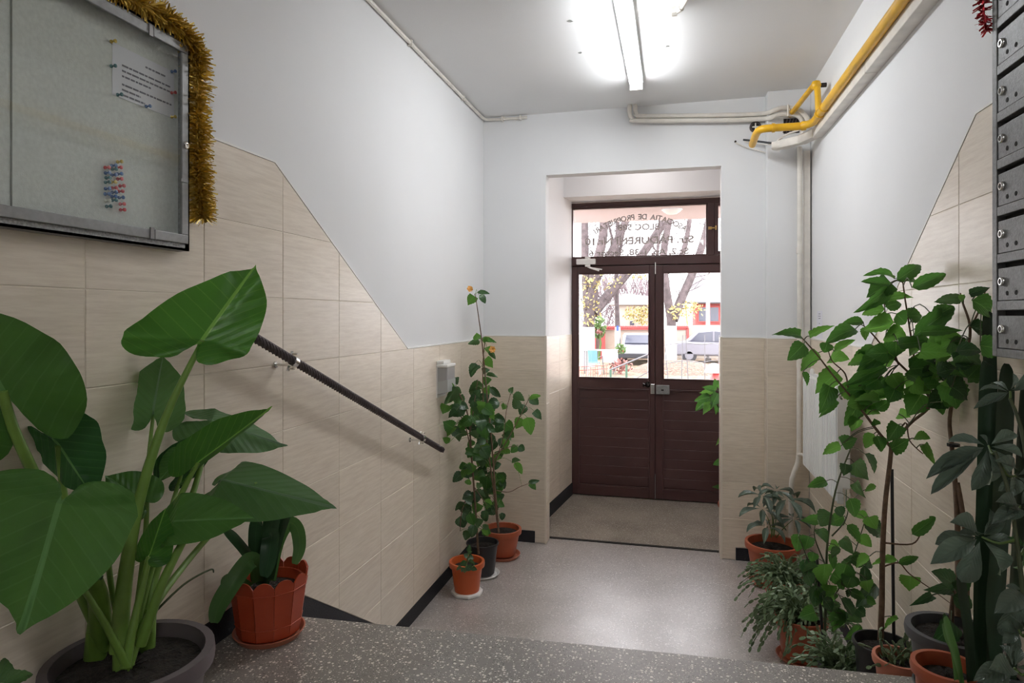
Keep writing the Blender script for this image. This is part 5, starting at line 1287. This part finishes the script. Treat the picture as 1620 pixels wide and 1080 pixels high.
# plant inside the vestibule, peeping round the jamb
vc = (.44, 5.0)
vpn = thing('vestibule_plant', 'leafy green plant behind the right jamb beside the door', 'plant', (*vc, 0))
pot(vpn, vc, 0, .12, .09, .2, M['terra'], rim=.012, rimh=.03)
vb = [[V((.44, 5.0, .17)), V((.43, 5.0, .55)), V((.40, 5.0, .9)), V((.36, 4.98, 1.0))], [V((.43, 5.0, .5)), V((.38, 4.98, .62)), V((.34, 4.96, .66))], [V((.40, 5.0, .86)), V((.30, 4.98, .93)), V((.25, 4.98, .92))]]
for q in vb: obj('branch', MB().tube(bez(q, 5), [.006, .002], 6), M['bark'], vpn, smooth=True)
rn = random.Random(71)
vl_ = [(1128, 622, 1106, 622, 10), (1124, 628, 1098, 634, 11), (1122, 630, 1100, 650, 12), (1126, 632, 1112, 656, 12), (1132, 618, 1118, 610, 9), (1134, 612, 1130, 598, 9), (1136, 622, 1124, 646, 13), (1140, 626, 1132, 656, 13), (1140, 618, 1150, 606, 12), (1138, 630, 1150, 650, 14), (1144, 640, 1160, 660, 14), (1130, 616, 1110, 612, 8), (1148, 690, 1132, 705, 10), (1146, 728, 1128, 735, 9), (1142, 770, 1126, 770, 6), (1150, 620, 1165, 640, 14)]
tw = leaves(vpn, HIB, vl_, [bez(q, 5) for q in vb], lambda u, v: 4.78, rn, dj=.08, pet=.0014)
obj('leaf_stalks', tw, M['greenstem'], vpn, kind='stuff')

# ------------------------------------------------------------------ the yard seen through the door
GZ = -.45
E = {}
_mat = mat
def mat(name, col, *a, **k): return _mat(name, tuple(min(.8, c * 1.0) for c in col), *a, **k)
E['ground'] = mat('leaf_litter_ground', (.17, .125, .085), .95, noise=(5, .55), bump=(9, .6, .05))
E['bark'] = mat('grey_brown_bark', (.075, .058, .06), .9, noise=(6, .4), bump=(10, .6, .03))
E['wash'] = mat('whitewash', (.5, .48, .48), .8, noise=(5, .15))
E['redwall'] = mat('red_garden_wall', (.36, .07, .065), .8)
E['cream'] = mat('cream_render', (.34, .27, .22), .85)
E['pale'] = mat('pale_house_render', (.33, .29, .25), .85)
E['roof'] = mat('grey_roof_tiles', (.20, .19, .21), .8)
E['wood'] = mat('grey_gate_boards', (.16, .12, .11), .8)
E['cloth'] = mat('white_tablecloth', (.42, .40, .42), .7)
E['blue'] = mat('light_blue_plastic', (.10, .22, .27), .5)
E['metal'] = mat('dull_steel_tube', (.12, .12, .13), .5, .4)
E['green'] = mat('green_post_paint', (.035, .09, .055), .5)
E['carp'] = mat('silver_car_paint', (.19, .19, .22), .3, .3)
E['carw'] = mat('white_car_paint', (.34, .34, .38), .3)
E['carg'] = mat('dark_car_glass', (.05, .055, .08), .1)
E['tyre'] = mat('tyre_rubber', (.03, .03, .035), .8)
E['redt'] = mat('red_tarpaulin', (.42, .045, .04), .5)
E['yel'] = mat('yellow_autumn_leaves', (.30, .24, .085), .8)
E['olive'] = mat('green_garden_leaves', (.075, .13, .035), .8)
E['pink'] = mat('faded_pink_leaves', (.22, .085, .075), .8)
E['mauve'] = mat('mauve_twigs', (.14, .105, .115), .9)
E['canopy'] = mat('pale_pink_canopy_paint', (.50, .42, .42), .8)
struct('ground', MB().box((-60, 5.95, GZ - .2), (60, 70, GZ)), E['ground'])
cn = thing('porch_canopy', 'pale pink concrete porch canopy outside above the door', 'canopy', (-.2, 6.6, 2.6))
obj('canopy_slab', MB().box((-1.8, 5.95, 2.615), (1.6, 7.25, 2.75)), E['canopy'], cn, bevel=.01)
obj('canopy_post', MB().box((-1.75, 7.05, GZ), (-1.6, 7.2, 2.615)), E['canopy'], cn)
pl_ = thing('porch_lamp', 'round white lamp under the porch canopy', 'lamp', tuple(onZ(1063, 332, 2.60)))
c = onZ(1063, 331, 2.615)
obj('lamp_dome', MB().lathe([(0, -.05), (.05, -.045), (.085, -.02), (.095, 0)], c, 20), M['whitepl'], pl_, smooth=True)
obj('lamp_base', MB().lathe([(.10, -.008), (.10, .0)], c, 20), M['whitemet'], pl_)
def foliage(name, c, r, n, m, parent=None, size=.1, rnd=random.Random(2), squash=1, stem=False):
    mb = MB(); c = V(c)
    if stem: mb.tube([V((c.x, c.y, GZ)), V((c.x + .1, c.y, (GZ + c.z) / 2)), c], [.06, .03], 7)
    for i in range(n):
        d = V((rnd.gauss(0, 1), rnd.gauss(0, 1), rnd.gauss(0, 1) * squash)); d = d.normalized() * rnd.random() ** .4
        p = c + V((d.x * r[0], d.y * r[1], d.z * r[2]))
        a = V((rnd.uniform(-1, 1), rnd.uniform(-1, 1), rnd.uniform(-1, 1))).normalized() * size; b = a.orthogonal().normalized() * size * .6
        mb.add([p - a, p + b, p + a, p - b], [(0, 1, 2, 3)])
    o = obj(name, mb, m, parent)
    if parent: o['kind'] = 'stuff'
    return o
def yard_tree(name, label, d, trunk, wash, brs, rt, leafm=None, leafc=None):
    base = onZ(trunk[0][0], 560, GZ); pts = [P(u, v, d) for u, v in trunk]
    pts[0].z = GZ
    t = thing(name, label, 'tree', tuple(pts[0]), 'trees in the yard')
    zsplit = P(trunk[0][0], wash, d).z
    low = [pts[0], pts[0].lerp(pts[1], (zsplit - pts[0].z) / max(.01, pts[1].z - pts[0].z))]
    obj('whitewashed_base', MB().tube(bez([low[0] , low[0].lerp(low[1], .15), low[1]], 3), [px(rt, d) * 1.35, px(rt, d) * 1.02], 12), E['wash'], t, smooth=True)
    obj('trunk', MB().tube(bez([low[1]] + pts[1:], 5), [px(rt, d), px(rt, d) * .6], 12), E['bark'], t, smooth=True)
    rr = random.Random(int(d * 7))
    tw = MB()
    for bp, r0, r1 in brs:
        pl = bez([P(u, v, d + k * .25) for k, (u, v) in enumerate(bp)], 5)
        obj('branch', MB().tube(pl, [px(r0, d), px(r1, d)], 9), E['bark'], t, smooth=True)
        for q in range(16):
            i = rr.randrange(3, len(pl)); p = pl[i]; dr = V((rr.uniform(-1, 1), rr.uniform(-.4, .4), rr.uniform(.1, 1)))
            L = rr.uniform(.6, 1.8); e = p + dr * L; mid = (p + e) / 2 + V((rr.uniform(-.2, .2), 0, rr.uniform(-.2, .2)))
            tw.tube([p, mid, e], [.022, .006], 4)
            for k in range(2): tw.tube([mid, mid + V((rr.uniform(-1, 1), 0, rr.uniform(-.3, 1))) * .8], [.010, .004], 3)
    if tw.v:
        o = obj('twigs', tw, E['bark'], t); o['kind'] = 'stuff'
    if leafm:
        for c, r, n in leafc: foliage('leaf_cluster', P(*c, d - .4), r, int(n * .8), leafm, t, .07, rr)
    return t
yard_tree('yard_tree', 'thick forked tree with whitewashed base at the left of the yard', 26, [(929, 580), (931, 515), (937, 470), (941, 430), (953, 380), (957, 330), (958, 280)], 517,
          [([(939, 495), (958, 472), (985, 440), (1012, 408), (1052, 350), (1085, 300)], 9, 5.5), ([(941, 440), (963, 408), (992, 345), (1010, 300)], 8, 5), ([(930, 500), (926, 430), (925, 350), (924, 280)], 7, 5)], 10, E['yel'],
          [((933, 490), (.55, .5, .7), 120), ((930, 440), (.6, .5, .8), 110), ((964, 446), (.5, .3, .5), 40), ((1010, 430), (.5, .4, .5), 40)])
yard_tree('yard_tree', 'slim dark tree with whitewashed foot and a blue tag', 28, [(978, 575), (977, 515), (975, 450), (976, 400), (978, 340), (984, 280)], 517, [([(976, 420), (986, 370), (996, 320)], 3, 1.5), ([(975, 400), (964, 360), (955, 320)], 2.5, 1.2)], 4.2)
yard_tree('yard_tree', 'forked tree with whitewashed base at the right of the yard', 24, [(1061, 582), (1062, 515), (1061, 500), (1053, 450), (1050, 400), (1062, 330)], 515,
          [([(1065, 506), (1078, 472), (1096, 430), (1116, 370), (1130, 300)], 8, 5), ([(1055, 430), (1080, 400), (1092, 340), (1096, 290)], 5, 3)], 8.5, E['yel'], [((1090, 490), (.6, .4, .35), 60), ((1068, 494), (.3, .3, .25), 40)])
yard_tree('yard_tree', 'whitewashed tree trunk at the meeting of the door leaves', 21, [(1029, 590), (1030, 518), (1031, 460), (1033, 400)], 518, [([(1031, 450), (1040, 400), (1044, 340)], 3, 2)], 4)
ft = thing('blue_tag', 'small blue tag on the slim dark tree', 'sign', tuple(P(976.5, 519, 27.7)))
obj('tag_plate', MB().obox(P(977, 519, 27.75), (.045, 0, 0), (0, .01, 0), (0, 0, .11)), mat('blue_tag_paint', (.03, .08, .30), .5), ft)
th = MB(); rr = random.Random(8)
for i in range(260):
    p = P(rr.uniform(925, 1035), rr.uniform(455, 520), 46 + rr.uniform(-2, 4)); p2 = p + V((rr.uniform(-1, 1), 0, rr.uniform(.8, 3)))
    th.tube([p, (p + p2) / 2 + V((rr.uniform(-.3, .3), 0, 0)), p2], [.05, .015], 3)
o = obj('twig_thicket', th, E['mauve']); o['kind'] = 'stuff'; tag(o, 'mauve thicket of bare twigs behind the garden wall', 'thicket')
# garden wall with red coping
dw = 31
gw = thing('garden_wall', 'cream garden wall with red scalloped tile coping', 'wall', tuple(onZ(990, 560, GZ)))
def wallrun(u0, u1, v0, m, nm, dd=dw, th_=.12):
    a, b = P(u0, v0, dd), P(u1, v0, dd); a2 = V((a.x, a.y, GZ)); b2 = V((b.x, b.y, GZ)); n = (b - a).cross(V((0, 0, 1))).normalized() * -th_
    return obj(nm, MB().prism([a2, b2, b, a], n), m, gw)
wallrun(957, 1062, 521, E['cream'], 'wall_panel'); wallrun(1062, 1200, 516, E['cream'], 'wall_panel')
wallrun(934, 943, 516, E['redwall'], 'red_pillar', dw - .2, .4); wallrun(950, 957.5, 516, E['redwall'], 'red_pillar', dw - .2, .4); wallrun(1086, 1090, 519, E['redwall'], 'red_pillar', dw - .15, .3)
for u0, u1 in ((955, 1030), (1066, 1089)):
    k = int((u1 - u0) / 3.6)
    obj('coping_band', MB().prism([P(u0, 517.5, dw - .15), P(u1, 517.5, dw - .15), P(u1, 521.5, dw - .15), P(u0, 521.5, dw - .15)], (0, .4, 0)), E['redwall'], gw)
    for i in range(k):
        q = P(u0 + (i + .5) * (u1 - u0) / k, 517.3, dw - .2); obj('coping_tile', MB().tube([q, q + V((0, .5, .02))], .06, 8), E['redwall'], gw)
wallrun(1062, 1200, 514.5, E['pale'], 'coping_band', dw - .1, .3)
gt = thing('wooden_gate', 'grey boarded gate between two red pillars', 'gate', tuple(onZ(947, 560, GZ)))
for i in range(5):
    u = 943.5 + i * 1.4; a = P(u, 528, dw - .1); obj('board', MB().box((a.x - .018, a.y, GZ), (a.x + .018, a.y + .04, a.z)), E['wood'], gt)
iv = foliage('hanging_plant', P(947, 517, dw - .8), (.36, .3, .52), 260, E['olive'], None, .08, stem=True); tag(iv, 'leafy green plant hanging over the boarded gate', 'plant')
iv = foliage('hanging_flowers', P(948, 525, dw - 1.1), (.16, .12, .12), 50, E['pink'], None, .06); tag(iv, 'pinkish flowers hanging on the boarded gate', 'plant')
# houses behind
h1 = thing('pale_house', 'pale house with white roof edge and small dark window at the back', 'house', tuple(onZ(1003, 520, GZ)))
a, b = P(972, 482, 40), P(1034, 480, 40)
obj('house_wall', MB().prism([V((a.x, a.y, GZ)), V((b.x, b.y, GZ)), V((b.x, b.y, a.z)), a], (0, 5, 0)), E['pale'], h1)
obj('roof_edge', MB().prism([a + V((-.4, -.3, 0)), V((b.x + .4, b.y - .3, a.z)), V((b.x + .4, b.y - .3, a.z + .45)), a + V((.6, -.3, .7))], (0, 5.6, 0)), E['wash'], h1)
q = P(1000, 511, 39.95); f = obj('window', MB().box((q.x - .12, q.y - .06, q.z - .12), (q.x + .12, q.y + .02, q.z + .12)), E['carg'], h1)
iv = foliage('climbing_shrub', P(1014, 497, 36), (1.0, .4, .6), 300, E['yel'], None, .09, stem=True); tag(iv, 'yellow autumn shrub in front of the pale house', 'shrub')
h2 = thing('red_house', 'red house with grey tiled roof behind the right tree', 'house', tuple(onZ(1130, 520, GZ)))
a, b = P(1100, 478, 36), P(1190, 478, 36)
obj('house_wall', MB().prism([V((a.x, a.y, GZ)), V((b.x, b.y, GZ)), b, a], (0, 5, 0)), E['redwall'], h2)
for i in range(9):
    t0, t1 = i / 9, (i + 1) / 9; e0 = a + V((-.5, -.5, 0)); e1 = b + V((1, -.5, 0)); up_v = V((0, 2.6, 2.0)); sh = V((.7, 0, 0))
    obj('roof_course', MB().prism([e0 + (up_v + sh) * t0, e1 + up_v * t0, e1 + up_v * t1 + V((0, 0, .03)), e0 + (up_v + sh) * t1 + V((0, 0, .03))], (0, .05, -.08)), E['roof'], h2)
obj('gutter', MB().tube([a + V((-.5, -.55, -.02)), b + V((1, -.55, -.02))], .07, 8), E['metal'], h2)
for u in (1112, 1130):
    q = P(u, 497, 35.95); w_ = obj('window', MB().box((q.x - .28, q.y - .04, q.z - .45), (q.x + .28, q.y + .02, q.z + .45)), E['redwall'], h2)
    obj('pane', MB().box((q.x - .22, q.y - .06, q.z - .38), (q.x + .22, q.y - .03, q.z + .38)), E['carg'], w_)
iv = foliage('roof_creeper', P(1085, 486, 34), (.9, .3, .35), 160, E['yel'], None, .08, stem=True); tag(iv, 'yellowish creeper on the fence beside the red house', 'shrub')
po = thing('white_pole', 'white street pole in front of the red house', 'pole', tuple(P(1120, 560, 29.5)))
a = P(1120, 555, 29.5); obj('pole_shaft', MB().tube([V((a.x, a.y, GZ)), V((a.x, a.y, 7))], [.095, .08], 12), E['wash'], po, smooth=True)
obj('pole_base', MB().box((a.x - .14, a.y - .14, GZ), (a.x + .14, a.y + .14, GZ + .12)), E['wash'], po)
# parked cars
def car(label, c, m, s=1.0, flip=1, rot=False):
    t = thing('parked_car', label, 'car', tuple(c), 'cars parked in the yard'); c = V(c)
    low = [(-2.1, .32), (-2.15, .62), (-2.0, .86), (-1.35, .92), (1.0, .90), (1.9, .80), (2.15, .60), (2.1, .30)]
    cab = [(-1.45, .90), (-.95, 1.36), (-.2, 1.44), (.45, 1.36), (1.1, .89)]
    w3 = (lambda x, z, y: c + V((y * s, x * flip * s, z * s))) if rot else (lambda x, z, y: c + V((x * flip * s, y * s, z * s)))
    obj('car_body', MB().prism([w3(x, z, -.82) for x, z in low], (1.64 * s, 0, 0) if rot else (0, 1.64 * s, 0)), m, t, bevel=.08 * s)
    obj('car_roof', MB().prism([w3(x, z, -.68) for x, z in cab], (1.36 * s, 0, 0) if rot else (0, 1.36 * s, 0)), m, t, bevel=.06 * s)
    for xs in ([(-1.25, .94), (-.90, 1.30), (-.32, 1.36), (-.32, .94)], [(-.24, .94), (-.24, 1.36), (.40, 1.29), (.88, .94)]):
        obj('side_window', MB().prism([w3(x, z, -.70) for x, z in xs], (1.4 * s, 0, 0) if rot else (0, 1.4 * s, 0)), E['carg'], t)
    for x in (-1.3, 1.3):
        for y in (-.80, .64):
            wq = obj('wheel', MB().lathe([(.31 * s, -.09 * s), (.32 * s, 0), (.31 * s, .09 * s)], w3(x, .32, y + .08), 18, 'x' if rot else '-y'), E['tyre'], t)
            obj('hubcap', MB().lathe([(.18 * s, -.1 * s), (.18 * s, .1 * s)], w3(x, .32, y + .08), 14, 'x' if rot else '-y'), E['carp'], wq)
    obj('tail_lamp', MB().box(w3(-2.16, .60, -.80), w3(-2.05, .76, -.5)), E['redwall'], t)
    obj('bumper', MB().box(w3(-2.2, .34, -.8), w3(-2.05, .55, .8)), E['tyre'], t, bevel=.03)
    if rot: obj('rear_window', MB().prism([w3(-1.45, .95, -.55), w3(-1.45, .95, .55), w3(-1.02, 1.32, .5), w3(-1.02, 1.32, -.5)], (0, -.06, .05)), E['carg'], t)
    return t
q = P(1125, 560, 28.5); car('silver saloon car parked beyond the wire fence', (q.x + .35, q.y, GZ), E['carp'])
q = P(1010, 560, 28.3); car('white car parked in front of the garden wall', (q.x, q.y, GZ), E['carw'], .9, 1, True)
# garden table, chair and shrubs
q = P(949, 552, 23); zt = P(949, 553, 23).z
tb = thing('garden_table', 'garden table under a white cloth beside the light blue chair', 'table', (q.x, q.y, GZ))
obj('tablecloth', MB().box((q.x - .6, q.y - .4, zt - .025), (q.x + .62, q.y + .4, zt)).box((q.x + .12, q.y - .41, zt - .42), (q.x + .62, q.y - .4, zt - .02)), E['cloth'], tb)
for dx in (-.5, .5):
    for dy_ in (-.32, .32): obj('leg', MB().tube([(q.x + dx, q.y + dy_, GZ), (q.x + dx, q.y + dy_, zt - .02)], .02, 6), E['metal'], tb)
q = P(938, 560, 22.2)
ch = thing('garden_chair', 'light blue garden chair with thin metal legs', 'chair', (q.x, q.y, GZ))
zb, zs_ = P(938, 554, 22.2).z, P(938, 572, 22.2).z
obj('backrest', MB().prism([(q.x - .16, q.y, zs_), (q.x + .16, q.y, zs_), (q.x + .15, q.y - .06, zb), (q.x - .17, q.y - .06, zb)], (0, .03, 0)), E['blue'], ch)
obj('seat', MB().box((q.x - .18, q.y, zs_ - .05), (q.x + .2, q.y + .4, zs_ - .02)), E['blue'], ch)
for dx in (-.17, .19):
    for dy_ in (.0, .38): obj('leg', MB().tube([(q.x + dx, q.y + dy_, zs_ - .03), (q.x + dx * 1.15, q.y + dy_, GZ)], .014, 6), E['cloth'], ch)
obj('armrest', MB().tube([(q.x + .19, q.y - .05, zs_ + .15), (q.x + .3, q.y + .2, zs_ + .2), (q.x + .34, q.y + .36, GZ)], .014, 6), E['metal'], ch)
q = P(982, 574, 22.5)
iv = foliage('reddish_shrub', (q.x, q.y, GZ + .28), (.42, .3, .28), 150, E['pink'], None, .06); tag(iv, 'low reddish shrub right of the white table', 'shrub')
q = P(982, 552, 25); iv = foliage('green_shrub', q, (.22, .2, .22), 120, E['olive'], None, .06); tag(iv, 'small bright green shrub behind the table', 'shrub')
lp_ = P(1010, 575, 24); mb = MB()
mb.lathe([(1.7, 0), (1.3, .22), (.7, .38), (0, .42)], (lp_.x + 1.4, lp_.y, GZ), 20)
o = obj('leaf_heap', mb, mat('brown_leaf_heap', (.17, .11, .085), .95, noise=(14, .5), bump=(20, 1, .05)), smooth=True); tag(o, 'heap of fallen brown leaves in the yard', 'leaf heap')
litter = foliage('fallen_leaves', P(1000, 590, 22) * 1, (5, 7, .02), 900, E['yel'], None, .07)
for v_ in litter.data.vertices: v_.co.z = GZ + .012 + (v_.co.z % .02)
litter['kind'] = 'stuff'; tag(litter, 'fallen yellow leaves strewn over the ground', 'leaves')
fn = thing('railing', 'green railing posts with a sloping handrail outside the door', 'railing', tuple(onZ(966, 600, GZ)))
for u, vt in ((966, 584), (991, 577), (1029, 561)):
    a = P(u, vt, 13); obj('post', MB().tube([V((a.x, a.y, GZ)), a], .022, 8), E['green'], fn)
obj('handrail', MB().tube([P(964, 585.5, 13), P(1031, 558, 13)], .016, 8), E['metal'], fn)
obj('lower_rail', MB().tube([P(1000, 602, 13), P(1031, 585, 13)], .010, 6), E['metal'], fn)
wf = thing('wire_fence', 'thin wire fence in front of the silver car', 'fence', tuple(onZ(1085, 600, GZ)))
for u, lean in ((1052, 6), (1080, -2), (1085, 4), (1115, 0), (1138, -2)):
    a = P(u, 530 if u > 1053 else 548, 18); obj('post', MB().tube([V((a.x + lean * .018, a.y, GZ)), a], .012, 6), E['metal'], fn if False else wf)
for v0, v1 in ((546, 541), (576, 567)):
    obj('wire', MB().tube(bez([P(1050, v0, 18), P(1080, (v0 + v1) / 2 - 1, 18), P(1110, (v0 + v1) / 2 + 1, 18), P(1145, v1, 18)], 4), .010, 5), E['metal'], wf)
rt_ = thing('red_tarpaulin', 'heap covered by a red and white tarpaulin right of the path', 'tarpaulin', tuple(onZ(1135, 600, GZ)))
c = P(1146, 610, 11)
def mound(r, h, m, nm, off, seed):
    rr = random.Random(seed); vs = []; fs = []; n, k = 18, 6
    for j in range(k):
        t = j / (k - 1)
        for i in range(n):
            a = 2 * PI * i / n; q = r * math.cos(t * PI / 2) * rr.uniform(.9, 1.08)
            vs.append(V((c.x + off[0] + q * math.cos(a), c.y + q * math.sin(a), GZ + off[1] + h * math.sin(t * PI / 2) * rr.uniform(.94, 1.04))))
    for j in range(k - 1):
        for i in range(n): fs.append((j * n + i, j * n + (i + 1) % n, (j + 1) * n + (i + 1) % n, (j + 1) * n + i))
    obj(nm, MB().add(vs, fs), m, rt_, smooth=True)
mound(.42, 1.25, E['redt'], 'red_sheet', (.02, 0), 1); mound(.17, .16, E['cloth'], 'white_sheet', (-.16, 1.06), 2)
ew = obj('low_edging', MB().tube([P(912, 586, 20), P(962, 583, 20)], .012, 5).tube([P(912, 580, 20), P(962, 577.5, 20)], .012, 5), E['pink']); tag(ew, 'low red edging rails in front of the white table', 'edging')
for i in range(14):
    u = 913 + i * 3.6; a = P(u, 579, 20); obj('edging_stick', MB().tube([V((a.x, a.y, GZ)), a], .007, 5), E['pink'], ew)

for o in list(bpy.data.objects):
    if o.parent is None and o.get('category') == 'saucer': o['group'] = 'plant saucers'
    if o.parent is None and o.get('category') == 'plant' and o.type == 'EMPTY' and 'group' not in o:
        o['group'] = 'potted plants along the left wall' if o.location.x < 0 else 'potted plants along the right wall'
